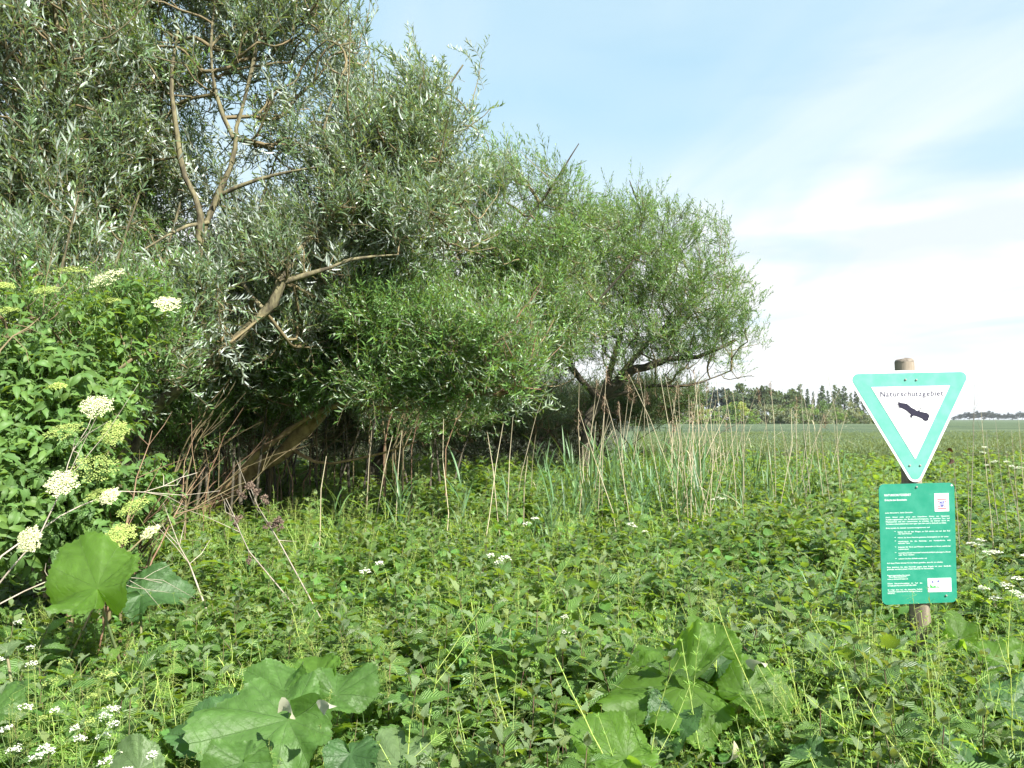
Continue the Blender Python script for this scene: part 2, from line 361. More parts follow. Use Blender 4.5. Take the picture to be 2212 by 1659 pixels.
def barley_tuft(seed):
    r = np.random.default_rng(seed); g = G()
    for k in range(14):
        b = r.normal(0, .05, 2); d = r.normal(0, .10, 2); h = r.uniform(.62, .9)
        pts = [(b[0], b[1], 0), (b[0] + d[0] * .4, b[1] + d[1] * .4, h * .6), (b[0] + d[0], b[1] + d[1], h)]
        g.tube(pts, (.003, .002, .002), 3)
        V, Fq, U = leaf(.10, .018, 2, fold=.3, curl=.4)
        g.many(V, Fq, U, rot_to((d[0] + .3 * r.normal(), d[1] + .3 * r.normal(), .7))[None], np.array([pts[2]]))
        V, Fq, U = leaf(.22, .014, 2, fold=.2, curl=.5)
        g.many(V, Fq, U, rot_to((r.normal(), r.normal(), .9))[None], np.array([pts[1]]))
    return g.mesh('barley_tuft', M['barley_b'])
M['barley_b'] = leaf_mat('barley_blade', (0.105, 0.155, 0.075), trans=.25, rough=.5, var=.2)
bc = make_set('barley_set', [barley_tuft(s) for s in range(4)])
n = 9000
yy = 20.2 + rng.random(n) ** 1.7 * 34; xx = (rng.random(n) * .62 + .02) * yy * 1.08
k = (yy > field_edge(xx) + .3) & (xx > .155 * yy - .2); xx, yy = xx[k], yy[k]; n = len(xx)
zz = np.zeros(n)
sc = rng.uniform(.86, 1.05, n); rr = np.stack((rng.normal(0, .08, n), rng.normal(.05, .08, n), rng.uniform(0, 6.28, n)), -1)
b = scatter('barley', bc, np.stack((xx, yy, zz), -1), rr, sc, rng.integers(0, 4, n)); tag(b, 'barley ears and blades at the near edge of the field', kind='stuff')


# ------------------------------------------------------------ the sign: wooden post, triangular panel, green board
def sign():
    YS = 4.64
    chars = sorted(set('NATURSCHUTZGEBIETNaturschutzgebietErlache bei Bensheim,.-LieberBesucherinDsGtudmnkHAfüzgPoäSVöwqB•ßFRpjxyOWT2KhL0'
                       'KulturlandschaftHESSEN')); chars.remove(' ')
    tmp = []
    for ch in chars:
        c = bpy.data.curves.new('glyph', 'FONT'); c.body = ch; c.size = 1.0; c.resolution_u = 2; c.offset = .016; c.fill_mode = 'FRONT'
        o = bpy.data.objects.new('glyph', c); COL.objects.link(o); tmp.append((ch, o, c))
    dg = bpy.context.evaluated_depsgraph_get(); glyph = {}
    for ch, o, c in tmp:
        me = bpy.data.meshes.new_from_object(o.evaluated_get(dg)); me.calc_loop_triangles()
        V = np.array([v.co[:] for v in me.vertices]); T = np.array([t.vertices[:] for t in me.loop_triangles]); glyph[ch] = (V, T, V[:, 0].max() + .07 if len(V) else .3)
        bpy.data.meshes.remove(me)
    for ch, o, c in tmp: bpy.data.objects.remove(o); bpy.data.curves.remove(c)
    A = lambda zx, zy: ((2650 + zx / 3.603) * .67770, (1120 + zy / 3.603) * .67770)      # coordinates read off two enlargements
    B = lambda zx, zy: ((2750 + zx / 3.771) * .67770, (1520 + zy / 3.771) * .67770)
    foot = P(1996, 1300, YS + .062) * (1, 1, 0)
    def W3(fn, pts, dy=0.0): return np.array([P(*fn(x, y), YS) for x, y in pts]) - foot - (0, dy, 0)
    def slab(name, fn, pts, dy, th, mat, parent, m2=None):
        """flat convex or concave plate facing the path, front face at dy in front of the sign plane"""
        import bmesh
        V = W3(fn, pts, dy); n = len(V); bm = bmesh.new(); vs = [bm.verts.new(v) for v in V]; f = bm.faces.new(vs); f.normal_update()
        if f.normal.y > 0: f.normal_flip()
        ret = bmesh.ops.extrude_face_region(bm, geom=[f]); back = [e for e in ret['geom'] if isinstance(e, bmesh.types.BMVert)]
        bmesh.ops.translate(bm, verts=back, vec=(0, th, 0)); bmesh.ops.recalc_face_normals(bm, faces=bm.faces)
        bmesh.ops.triangulate(bm, faces=[q for q in bm.faces if len(q.verts) > 4])
        me = bpy.data.meshes.new(name); bm.to_mesh(me); bm.free(); me.materials.append(mat); return obj(name, me, parent)
    def rtri(C, r, k=9):
        out = []; n = len(C)
        for i in range(n):
            p, c, q = np.array(C[i - 1]), np.array(C[i]), np.array(C[(i + 1) % n]); a = c - p; b = q - c
            na = math.atan2(-a[0], a[1]) ; nb = math.atan2(-b[0], b[1])
            # outward normals of a clockwise-on-screen outline
            
            while nb < na: nb += 2 * math.pi
            for t in np.linspace(na, nb, k): out.append((c[0] + r * math.cos(t), c[1] + r * math.sin(t)))
        return out
    def text(fn, s, x0, x1, y, h, g, dy, slope=-.024, just=True):
        words = s.split(' '); ws = []
        for w in words:
            x = 0; V, T, n = [], [], 0
            for ch in w:
                v, t, adv = glyph[ch]; V.append(v + (x, 0, 0)); T.append(t + n); n += len(v); x += adv
            ws.append((np.concatenate(V), np.concatenate(T), x - .07))
        sc = h / .70; tot = sum(w[2] for w in ws) * sc; gap = (x1 - x0 - tot) / max(1, len(ws) - 1)
        kx = 1.0
        if len(ws) == 1 or gap < .18 * sc or gap > 3.2 * sc: kx = (x1 - x0) / (tot + (len(ws) - 1) * .3 * sc); gap = .3 * sc * kx
        x = x0
        for V, T, w in ws:
            q = [(x + v[0] * sc * kx, y - v[1] * sc + (x + v[0] * sc * kx - x0) * slope) for v in V]; g.add(W3(fn, q, dy), T); x += w * sc * kx + gap
    white = plain_mat('sign_white', (.74, .75, .76), (.80, .80, .80), 30, .35, spec=.5)
    def signmat(name, c1, c2):
        m, t, out = new_mat(name); tc = N(t, 'ShaderNodeTexCoord'); a = N(t, 'ShaderNodeTexNoise', Scale=14.0, Detail=8.0, Roughness=.7); Lk(t, tc.outputs['Object'], a.inputs['Vector'])
        b = N(t, 'ShaderNodeTexNoise', Scale=160.0, Detail=2.0); Lk(t, tc.outputs['Object'], b.inputs['Vector'])
        c = mixc(t, maprange(t, a.outputs[0], .35, .7), c1, c2); c = mixc(t, mth(t, 'MULTIPLY', maprange(t, b.outputs[0], .72, .78), .5), c, (.5, .55, .5))
        p = N(t, 'ShaderNodeBsdfPrincipled'); Lk(t, c, p.inputs[0]); Lk(t, maprange(t, a.outputs[0], .3, .7, .32, .5), p.inputs['Roughness']); Lk(t, p.outputs[0], out.inputs[0]); return m
    teal = signmat('sign_turquoise', (.095, .325, .27), (.13, .365, .31)); green = signmat('board_green', (.014, .205, .13), (.024, .235, .155))
    black = plain_mat('sign_print_dark', (.018, .016, .035)); grey = plain_mat('sign_print_grey', (.045, .042, .08)); metal = plain_mat('screw_metal', (.20, .19, .17), (.3, .28, .25), 60, .5)
    ltext = plain_mat('board_print', (.68, .76, .72)); red = plain_mat('coat_red', (.42, .035, .05)); blue = plain_mat('coat_blue', (.04, .055, .22)); gr = plain_mat('logo_green', (.04, .30, .06))
    wood = plain_mat('post_wood', (.13, .105, .08), (.30, .255, .20), 14, .9, .9, (1, 1, .12), detail=8); woodtop = plain_mat('post_end', (.12, .10, .08), (.26, .23, .19), 50, .95, .6)
    root = empty('nature_reserve_sign', foot, 'nature reserve sign, turquoise-edged triangle above a green text board on a wooden post', 'sign')
    # post
    g = G(); top = P(1953.5, 782, YS + .062) - foot; r = np.random.default_rng(3); n = 26; k = 20; t = np.linspace(0, 1, n)
    V = []
    for i, q in enumerate(t):
        c = top * q; rad = .0545 - .003 * q
        for j in range(k):
            a = j / k * 2 * math.pi; V.append(c + np.array((math.cos(a), math.sin(a), 0)) * rad * (1 + .02 * math.sin(3 * a + 1) - (.09 if j == 13 else 0) + .008 * r.normal()))
    i = np.arange(n - 1)[:, None] * k; j = np.arange(k)[None]; j2 = (j + 1) % k; g.add(np.array(V), np.stack((i + j, i + j2, i + k + j2, i + k + j), -1).reshape(-1, 4))
    post = obj('post', g.mesh('post', wood), root)
    g = G(); rr = [.0515, .0505, .047, .038, .018, .001]; zz = [0, .006, .013, .018, .021, .022]; V = np.concatenate([[(top[0] + math.cos(a) * q * (1 + .015 * math.sin(3 * a + 1)), top[1] + math.sin(a) * q, top[2] + z + .003 * math.cos(a)) for a in np.arange(k) / k * 2 * math.pi] for q, z in zip(rr, zz)])
    i = np.arange(5)[:, None] * k; g.add(V, np.stack((i + j, i + j2, i + k + j2, i + k + j), -1).reshape(-1, 4)); obj('post_top', g.mesh('post_top', woodtop), post)
    # triangle
    C = [(308, 325), (1485, 302), (965, 1405)]
    tri = slab('triangular_panel', A, rtri(C, 95), 0, .004, white, root)
    slab('turquoise_border', A, rtri(C, 67), .0016, .0015, teal, tri); slab('white_field', A, rtri([(461, 415), (1354, 396), (962, 1232)], 4, 3), .0032, .0015, white, tri)
    g = G(); text(A, 'Naturschutzgebiet', 553, 1281, 521, 60, g, .0042, -.018); obj('lettering', g.mesh('lettering', grey, False), tri)
    wing = [(752, 572), (792, 590), (862, 600), (885, 618), (915, 645), (945, 661), (962, 672), (985, 684), (1003, 672), (1016, 668), (1008, 682), (1018, 692), (1090, 705), (1110, 718), (1125, 742), (1112, 766), (1110, 790), (1080, 802), (1050, 790), (1043, 775), (1000, 756), (962, 742), (938, 738), (926, 750), (916, 762), (897, 756), (905, 738), (907, 722), (890, 710), (860, 682), (822, 660), (792, 648), (765, 661), (784, 642), (750, 649), (779, 632), (745, 628), (775, 618), (742, 605), (774, 602), (742, 588), (774, 588)]
    slab('eagle_emblem', A, wing, .0044, .001, black, tri)
    def line(pts, w, name, mat):
        g = G(); Q = W3(A, pts, .0046); g.tube(Q, w * 1.6, 4); obj(name, g.mesh(name, mat), tri)
    line([(945, 661), (975, 655), (1010, 650), (1036, 655), (1018, 664), (1010, 674)], .0007, 'head_outline', black)
    line([(905, 735), (885, 740), (868, 750), (868, 768), (880, 783), (905, 782), (922, 770), (920, 758)], .0007, 'tail_outline', black)
    def screw(fn, x, y, parent):
        g = G(); c = W3(fn, [(x, y)], .004)[0]; k = 10
        for rad, dy in ((.0055, 0), (.0055, -.002), (.002, -.0032)): pass
        V = np.concatenate([[c + (math.cos(a) * rad, dy, math.sin(a) * rad) for a in np.arange(k) / k * 6.2832] for rad, dy in ((.0055, .001), (.0055, -.0018), (.0035, -.003), (.0003, -.0031))])
        i = np.arange(3)[:, None] * k; j = np.arange(k)[None]; j2 = (j + 1) % k; g.add(V, np.stack((i + j, i + k + j, i + k + j2, i + j2), -1).reshape(-1, 4)); obj('screw', g.mesh('screw', metal), parent)
    for x, y in ((848, 325), (972, 327), (897, 1310), (1018, 1310)): screw(A, x, y, tri)
    # green board
    TL, TR, BR, BL_ = map(np.array, ((190, 90), (1100, 68), (1135, 1505), (235, 1540)))
    def bil(u, v): return tuple((TL * (1 - u) + TR * u) * (1 - v) + (BL_ * (1 - u) + BR * u) * v)
    ru, rv = .075, .047; out = []
    for cu, cv, a0 in ((ru, rv, 180), (1 - ru, rv, 270), (1 - ru, 1 - rv, 0), (ru, 1 - rv, 90)):
        for a in np.linspace(a0, a0 + 90, 9): out.append(bil(cu + ru * math.cos(R(a)), cv + rv * math.sin(R(a))))
    brd = slab('text_board', B, out, 0, .004, green, root)
    g = G()
    for s, x0, x1, y, h in [('NATURSCHUTZGEBIET', 258, 578, 234, 25), ('Erlache bei Bensheim', 262, 527, 291, 22)]: text(B, s, x0, x1, y, h, g, .0010)
    obj('heading', g.mesh('heading', white, False), brd)
    g = G()
    for s, x0, x1, y in [('Liebe Besucherin, lieber Besucher,', 268, 605, 441), ('dieses Gebiet steht unter dem besonderen Schutz des Hessischen', 272, 1042, 494), ('Ausführungsgesetzes zum Bundesnaturschutzgesetz, um bedrohte Tier- und', 275, 1042, 522),
        ('Pflanzenarten und ihre Lebensräume zu erhalten. Sie können durch Ihr', 275, 1042, 549), ('Verhalten entscheidend dazu beitragen, dass dies auch in Zukunft so bleibt.', 276, 1005, 576), ('Bitte handeln Sie deshalb verantwortungsbewusst und', 277, 803, 625),
        ('bleiben Sie auf den Wegen, zu Fuß ebenso wie auf dem Rad', 418, 1048, 669), ('oder beim Reiten', 420, 585, 692), ('führen Sie Ihren Hund im gesamten Schutzgebiet an der Leine', 420, 1028, 738), ('respektieren Sie das Nutzungs- und Ruhebedürfnis wild', 422, 1052, 783), ('lebender Tiere', 425, 565, 806),
        ('belassen Sie Tiere und Pflanzen unversehrt in ihrem natürlichen', 425, 1055, 852), ('Lebensraum', 428, 550, 877), ('verzichten Sie auf störende Freizeitaktivitäten wie Lagern, Zelten', 428, 1055, 922), ('oder Feuer machen', 430, 618, 946), ('nehmen Sie Ihre Abfälle wieder mit', 430, 770, 992),
        ('Auf diese Weise können Sie die Natur genießen, ohne ihr zu schaden.', 290, 965, 1046), ('Bitte beachten Sie, dass Verstöße gegen diese Regeln mit einer Geldbuße', 290, 1060, 1095), ('geahndet werden können. Vielen Dank für Ihr Verständnis.', 292, 855, 1120),
        ('Regierungspräsidium Darmstadt', 295, 565, 1193), ('- Obere Naturschutzbehörde -', 305, 535, 1212), ('www.rp-darmstadt.hessen.de', 297, 543, 1237), ('Dieses Naturschutzgebiet ist Teil des', 297, 713, 1291), ('europäischen Netzwerkes NATURA 2000', 298, 643, 1316),
        ('Es trägt dazu bei, die heimische Vielfalt', 300, 715, 1366), ('natürlicher Lebensräume für künftige Zeiten zu', 300, 712, 1389), ('bewahren.', 300, 385, 1408)]:
        miss = [c for c in s if c != ' ' and c not in glyph]
        for c in miss: glyph[c] = glyph['n']
        text(B, s, x0, x1, y, 15, g, .0010)
    for y, x in ((664, 378), (735, 380), (778, 382), (850, 384), (917, 386), (990, 390)): text(B, '-', x, x + 16, y, 26, g, .0010)
    obj('body_text', g.mesh('body_text', ltext, False), brd)
    def q4(x0, y0, x1, y1, sl=-.024, sk=.031): return [(x0, y0), (x1, y0 + (x1 - x0) * sl), (x1 + (y1 - y0) * sk, y1 + (x1 - x0) * sl), (x0 + (y1 - y0) * sk, y1)]
    st = slab('coat_of_arms_sticker', B, q4(858, 199, 1030, 416), .0016, .0014, white, brd)
    for i in range(5): slab('red_stripe', B, q4(892 + i, 265 + i * 27.5, 1003 + i, 276 + i * 27.5), .0022, .0005, red, brd)
    g = G(); text(B, 'HESSEN', 886, 1006, 244, 15, g, .0023); obj('coat_text', g.mesh('coat_text', plain_mat('pale_print', (.40, .40, .52)), False), brd)
    slab('shield', B, [(917, 300), (930, 290), (960, 286), (984, 290), (984, 320), (976, 345), (952, 372), (928, 352), (919, 328)], .0027, .0005, plain_mat('shield_grey', (.34, .34, .52)), brd)
    for a, b_ in (((925, 300, 950, 306)), ((955, 300, 978, 304))) if 0 else (): pass
    for x, y, w, h in ((924, 298, 22, 14), (956, 296, 20, 12), (930, 322, 38, 6), (936, 338, 30, 12), (942, 354, 16, 8)): slab('shield_mark', B, q4(x, y, x + w, y + h), .0032, .0005, blue, brd)
    slab('logo_sticker', B, q4(778, 1220, 1060, 1385), .0016, .0014, white, brd)
    slab('green_hills', B, [(808, 1335), (806, 1290), (812, 1288), (835, 1315), (845, 1316), (865, 1305), (880, 1318), (905, 1314), (938, 1326), (915, 1331), (880, 1330), (868, 1334)], .0022, .0005, gr, brd)
    for cx, cy_ in ((838, 1270), (903, 1262)): slab('flying_crane', B, [(cx - 34, cy_ - 2), (cx - 8, cy_ - 4), (cx - 4, cy_ - 24), (cx + 4, cy_ - 34), (cx + 10, cy_ - 10), (cx + 20, cy_ - 4), (cx + 10, cy_ + 2), (cx - 8, cy_ + 3)], .0022, .0005, blue, brd)
    g = G(); text(B, 'Natur und Kultur in Hessen', 808, 1020, 1352, 9, g, .0023); obj('logo_text', g.mesh('logo_text', plain_mat('pale_print', (.50, .50, .56)), False), brd)
    screw(B, 645, 122, brd); screw(B, 1000, 1425, brd)
    V = W3(B, [(1068, 100)], .001)[0]; slab('paint_chip', B, [(1056, 96), (1070, 90), (1080, 102), (1072, 112), (1060, 108)], .0008, .0004, white, brd)
    return root
sign()

# ------------------------------------------------------------ far trees beyond the barley
def far_crown(kind, seed, mat, k=1500, size=.055):
    """crown of unit height made of leaf clumps spread through lobes"""
    r = np.random.default_rng(seed); g = G(); C = []
    if kind == 'conifer':
        for i in range(30):
            z = .12 + .88 * i / 30; w = .24 * (1 - z) ** .75 + .02
            for j in range(7 if z < .8 else 3): a = r.uniform(0, 6.28); l = w * r.uniform(.4, 1.15); C.append((math.cos(a) * l * .75, math.sin(a) * l * .75, z - l * .15, .045, .02))
    elif kind == 'round':
        for i in range(26): d = r.normal(size=3); d /= np.linalg.norm(d); q = r.random() ** .4; C.append((d[0] * .36 * q, d[1] * .36 * q, .60 + d[2] * .36 * q, r.uniform(.07, .15), r.uniform(.05, .10)))
    else:
        for i in range(30): a = r.uniform(0, 6.28); z = r.uniform(.12, .95); q = .52 * math.sqrt(max(.03, 1 - (z / 1.0) ** 2)) * r.random() ** .5; C.append((math.cos(a) * q, math.sin(a) * q, z * r.uniform(.7, 1), r.uniform(.08, .16), r.uniform(.06, .12)))
    C = np.array(C); pick = r.integers(0, len(C), k); d = r.normal(size=(k, 3)); d /= np.linalg.norm(d, axis=1)[:, None]; rad = r.random(k)[:, None] ** .45
    p = C[pick, :3] + d * rad * np.stack((C[pick, 3], C[pick, 3], C[pick, 4]), -1)
    n = d + r.normal(0, .5, (k, 3)); s = size * r.uniform(.5, 1.3, k) * (.6 if kind == 'conifer' else 1)
    Ms = np.stack([rot_to(a, r.uniform(0, 6)) * b for a, b in zip(n, s)]); V = np.array([(-.5, 0, 0), (.1, -.45, .1), (.5, .1, 0), (-.1, .5, -.12)]); g.many(V, np.array([[0, 1, 2, 3]]), np.zeros((4, 2)), Ms, p)
    return g.mesh('crown', mat)
def fmat(name, c, v=.3): return leaf_mat(name, c, tuple(x * 1.3 for x in c), trans=.22, rough=.7, var=.12, spec=.15, hue=tuple(x * 1.35 for x in c))
FM = {'conifer': fmat('spruce_foliage', (.052, .082, .040)), 'pine': fmat('pine_foliage', (.072, .105, .050)), 'dark': fmat('dark_conifer_foliage', (.034, .054, .046)), 'oak': fmat('broad_foliage', (.085, .145, .045)), 'scrub': fmat('scrub_foliage', (.12, .20, .05)), 'sage': fmat('grey_scrub_foliage', (.15, .18, .11)), 'yellow': fmat('yellow_scrub_foliage', (.20, .25, .065)), 'far': fmat('far_foliage', (.030, .045, .040))}
FT = plain_mat('far_trunk', (.09, .075, .06)); tr_ = G(); tr_.tube([(0, 0, 0), (.005, 0, .5), (0, 0, .97)], (.016, .010, .002), 5); TRK = tr_.mesh('trunk', FT)
CR = {}
def far_tree(px, ytop, Y, kind, mat, wid, label, group, name='far_tree', cat='tree', seed=0):
    h = EYE + (905 - ytop) * 1.07 * Y / F; x = (px - 1106) / F * Y; key = (kind, mat, seed % 3)
    if key not in CR: CR[key] = far_crown(kind, 800 + len(CR), FM[mat])
    root = empty(name, (x, Y, 0), label, cat, group, (0, 0, random.uniform(0, 6.28))); root.scale = (h * wid, h * wid, h)
    obj('crown', CR[key], root)
    if kind != 'shrub': obj('trunk', TRK, root)
FL = []
for i, (px, yt, w) in enumerate([(1728, 833, .8), (1744, 843, .6), (1757, 848, .45), (1769, 852, .6), (1776, 836, .9), (1788, 846, .6), (1804, 834, .8), (1812, 842, .7), (1823, 837, .95), (1838, 850, .6), (1850, 846, .9), (1866, 850, .8), (1884, 856, .9), (1900, 862, 1.0)]):
    FL.append((px, yt, 170 + (i * 37) % 11, 'conifer', 'conifer' if i % 3 else 'pine', w, ('narrow' if w < .7 else 'full') + ' far spruce ' + ('at the left of the spiky row' if i < 3 else 'in the spiky row left of the sign' if i < 10 else 'partly behind the triangular sign')))
for i, (px, yt, w, m) in enumerate([(1530, 842, .8, 'dark'), (1545, 839, .9, 'dark'), (1560, 836, .9, 'dark'), (1575, 838, .8, 'dark'), (1500, 846, .9, 'dark'), (1480, 848, .9, 'dark'), (1588, 836, 1.1, 'pine'), (1603, 829, 1.15, 'pine'), (1622, 834, 1.0, 'pine'), (1642, 831, 1.0, 'pine'), (1656, 834, .95, 'pine'), (1672, 838, 1, 'pine'), (1690, 838, 1, 'pine'), (1706, 841, 1, 'pine'), (1718, 842, .9, 'pine'), (1460, 850, 1, 'dark'), (1440, 855, 1, 'dark'), (1740, 862, 1, 'pine'), (1800, 865, 1, 'oak')]):
    FL.append((px, yt, (190 if m == 'dark' else 178) + i % 5, 'round', m, w * .75, 'far %s tree %s' % ('blue-dark' if m == 'dark' else 'grey-green', 'behind the tip of the right willow' if px < 1540 else 'in the middle of the wood beyond the barley' if px < 1640 else 'in the wood left of the spiky row' if px < 1730 else 'under the spiky row')))
for a in enumerate(FL): px, yt, Y, kd, m, w, lab = a[1]; far_tree(px, yt, Y, kd, m, w, lab, 'trees of the wood beyond the barley', 'spruce_tree' if kd == 'conifer' else 'far_tree', 'tree', a[0])
rr_ = np.random.default_rng(12)
for i in range(40):
    px = 1380 + i * 13.6 + rr_.normal(0, 4); m = ('scrub', 'sage', 'oak', 'scrub', 'yellow', 'sage')[i % 6] if i != 16 else 'yellow'
    if px > 1640: m = ('sage', 'oak', 'sage', 'scrub')[i % 4]
    yt = rr_.uniform(860, 880) if px < 1780 else rr_.uniform(866, 886)
    far_tree(px, yt, 158 + i % 6, 'shrub', m, .95, '%s shrub edging the barley %s' % ({'scrub': 'bright green', 'sage': 'grey-green', 'oak': 'dark green', 'yellow': 'yellow-green'}[m], 'beneath the right willow' if px < 1500 else 'before the far wood' if px < 1740 else 'before the spiky trees'), 'shrubs along the far edge of the barley', 'far_shrub', 'shrub', i)
for i, (zx, zy) in enumerate([(770, 705), (850, 672), (950, 636), (1045, 630), (1110, 645), (1210, 608), (1300, 640), (1400, 608), (1470, 628), (1560, 655), (1655, 660), (1740, 640), (1810, 668), (1895, 650), (1975, 618), (2060, 630), (2150, 650)]):
    far_tree((2900 + zx / 5.53) * .6777, (1200 + zy / 5.53) * .6777, 640 + i % 3 * 8, 'round', 'far', 1.5, '%s hazy tree on the right horizon' % ('low' if zy > 655 else 'high' if zy < 625 else 'middling'), 'trees on the right horizon', 'far_tree', 'tree', i)

# ------------------------------------------------------------ willows
def shoot(seed, nl, L, lw, mat, length, n=3, spread=.75):
    r = np.random.default_rng(seed); g = G()
    bend = r.normal(0, .10, 2)
    zs = np.linspace(0, 1, 5); pts = np.stack((bend[0] * zs ** 2, bend[1] * zs ** 2, zs * length), -1)
    g.tube(pts, np.linspace(.0028, .0012, 5), 3, 1)
    for i in range(nl):
        f = .08 + .92 * (i + .5) / nl; p = np.array([np.interp(f, zs, pts[:, j]) for j in range(3)])
        a = i * 2.4 + r.normal(0, .4); sp = spread * (1.05 - .65 * f) + r.normal(0, .12)
        d = np.array((math.cos(a) * math.sin(sp), math.sin(a) * math.sin(sp), math.cos(sp)))
        ll = L * r.uniform(.75, 1.1) * (1 - .45 * f ** 4)
        V, Fq, U = leaf(ll, lw * r.uniform(.85, 1.15), n, fold=.15, curl=r.uniform(.1, .55))
        g.many(V, Fq, U, rot_to(d, r.normal(0, .5), up=(0, 0, 1))[None], p[None])
    return g.mesh('willow_shoot', [mat, M['twig']])
W_SET = make_set('shoot_mid', [shoot(s, 17, .098, .0145, M['willow'], .40) for s in range(6)])
WS_SET = make_set('shoot_silver', [shoot(20 + s, 18, .118, .0165, M['willow_silver'], .42) for s in range(6)])
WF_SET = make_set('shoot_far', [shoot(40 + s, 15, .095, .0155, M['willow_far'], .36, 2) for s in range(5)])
M['thicket'] = leaf_mat('thicket_leaf', (0.034, 0.060, 0.024), (0.07, 0.09, 0.055), trans=0.18, rough=0.55, var=0.3)  # willow leaf darkened: the shade under the crowns is put into its colour
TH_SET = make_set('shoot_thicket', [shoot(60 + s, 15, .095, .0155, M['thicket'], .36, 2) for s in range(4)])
WIND = np.array((-.45, 0.0, .18))

def limb_pts(pl, step=.35):
    """[(px,py,Y),...] -> resampled smooth world polyline"""
    A = np.array([P(*q) for q in pl]); n = len(A)
    t = np.concatenate(([0], np.cumsum(np.linalg.norm(np.diff(A, axis=0), axis=1))))
    m = max(4, int(t[-1] / step)); s = np.linspace(0, t[-1], m)
    T = np.gradient(A, t, axis=0) if n > 2 else np.repeat((A[1:] - A[:1]) / t[-1], 2, 0)
    out = []
    for q in s:
        i = min(n - 2, max(0, np.searchsorted(t, q) - 1)); h = t[i + 1] - t[i]; w = (q - t[i]) / h
        out.append((2 * w ** 3 - 3 * w ** 2 + 1) * A[i] + (w ** 3 - 2 * w ** 2 + w) * h * T[i] + (-2 * w ** 3 + 3 * w ** 2) * A[i + 1] + (w ** 3 - w ** 2) * h * T[i + 1])
    return np.array(out)
def blob_points(blobs, n, r, zmin=.7):
    C, Wt = [], []
    for (px, py, Y, rx, ry, rd, *w) in blobs:
        C.append((P(px, py, Y), np.array((rx * Y / F, rd, ry * Y / F)))); Wt.append((w[0] if w else 1) * rx * ry)
    Wt = np.array(Wt) / sum(Wt); out = []
    for (c, s), k in zip(C, r.multinomial(n, Wt)):
        d = r.normal(size=(k, 3)); d /= np.linalg.norm(d, axis=1)[:, None]
        ph = r.uniform(0, 6.28, 6); az = np.arctan2(d[:, 1], d[:, 0]); bump = 1 + .20 * np.sin(2 * az + 3 * d[:, 2] + ph[0]) + .16 * np.sin(3 * az - 5 * d[:, 2] + ph[1]) + .12 * np.sin(7 * d[:, 2] + 5 * d[:, 0] + ph[2])
        q = c + d * s * (r.random(k) ** .42 * bump)[:, None]
        out.append(q)
    q = np.concatenate(out)
    return q[q[:, 2] > zmin]
def grow(nodes, par, pts, alpha=.35):
    N0, K = len(nodes), len(pts)
    nd = np.vstack((nodes, pts)); par = list(par) + [-1] * K
    plen = np.zeros(N0 + K)
    for i in range(N0):
        if par[i] >= 0: plen[i] = plen[par[i]] + np.linalg.norm(nd[i] - nd[par[i]]) * .5
    best = np.full(K, 1e9); bp = np.zeros(K, int)
    for i in range(N0):
        c = np.linalg.norm(pts - nd[i], axis=1) ** 1.25 + alpha * plen[i]
        m = c < best; best[m] = c[m]; bp[m] = i
    done = np.zeros(K, bool); order = []
    for _ in range(K):
        j = int(np.argmin(np.where(done, 1e9, best))); done[j] = True; i = N0 + j
        par[i] = int(bp[j]); plen[i] = plen[par[i]] + np.linalg.norm(nd[i] - nd[par[i]]); order.append(i)
        c = np.linalg.norm(pts - nd[i], axis=1) ** 1.25 + alpha * plen[i]
        m = (c < best) & ~done; best[m] = c[m]; bp[m] = i
    return nd, np.array(par), order
def twig_mesh(g, nd, par, order, N0, base, r, rmin=.0046, pw=.46, k=4, rmax=.022):
    cnt = np.ones(len(nd))
    for i in reversed(order): cnt[par[i]] += cnt[i] if par[i] >= 0 else 0
    rad = np.minimum(rmin * cnt ** pw, rmax)
    kids = {}
    for i in order: kids.setdefault(par[i], []).append(i)
    starts = [(p, c) for p in range(N0) for c in kids.get(p, [])]
    while starts:
        p, c = starts.pop(); ch = [p, c]
        while True:
            ks = kids.get(ch[-1], [])
            if not ks: break
            ks = sorted(ks, key=lambda q: -cnt[q]); starts += [(ch[-1], q) for q in ks[1:]]; ch.append(ks[0])
        A = nd[ch]; rr = rad[ch].copy(); rr[0] = rr[1]
        # one jittered midpoint per edge, so limbs curve
        if len(A) > 1:
            mid = (A[1:] + A[:-1]) / 2; ln = np.linalg.norm(A[1:] - A[:-1], axis=1)[:, None]
            mid = mid + r.normal(0, .05, mid.shape) * ln + np.array((0, 0, -.04)) * ln
            B = np.empty((len(A) * 2 - 1, 3)); B[::2] = A; B[1::2] = mid
            q = np.empty(len(B)); q[::2] = rr; q[1::2] = (rr[1:] + rr[:-1]) / 2
            B[1:-1] = B[1:-1] * .5 + (B[2:] + B[:-2]) * .25
            q[-1] *= .5
            g.tube(B - base, q, k if q[0] > .008 else 3)
    return cnt
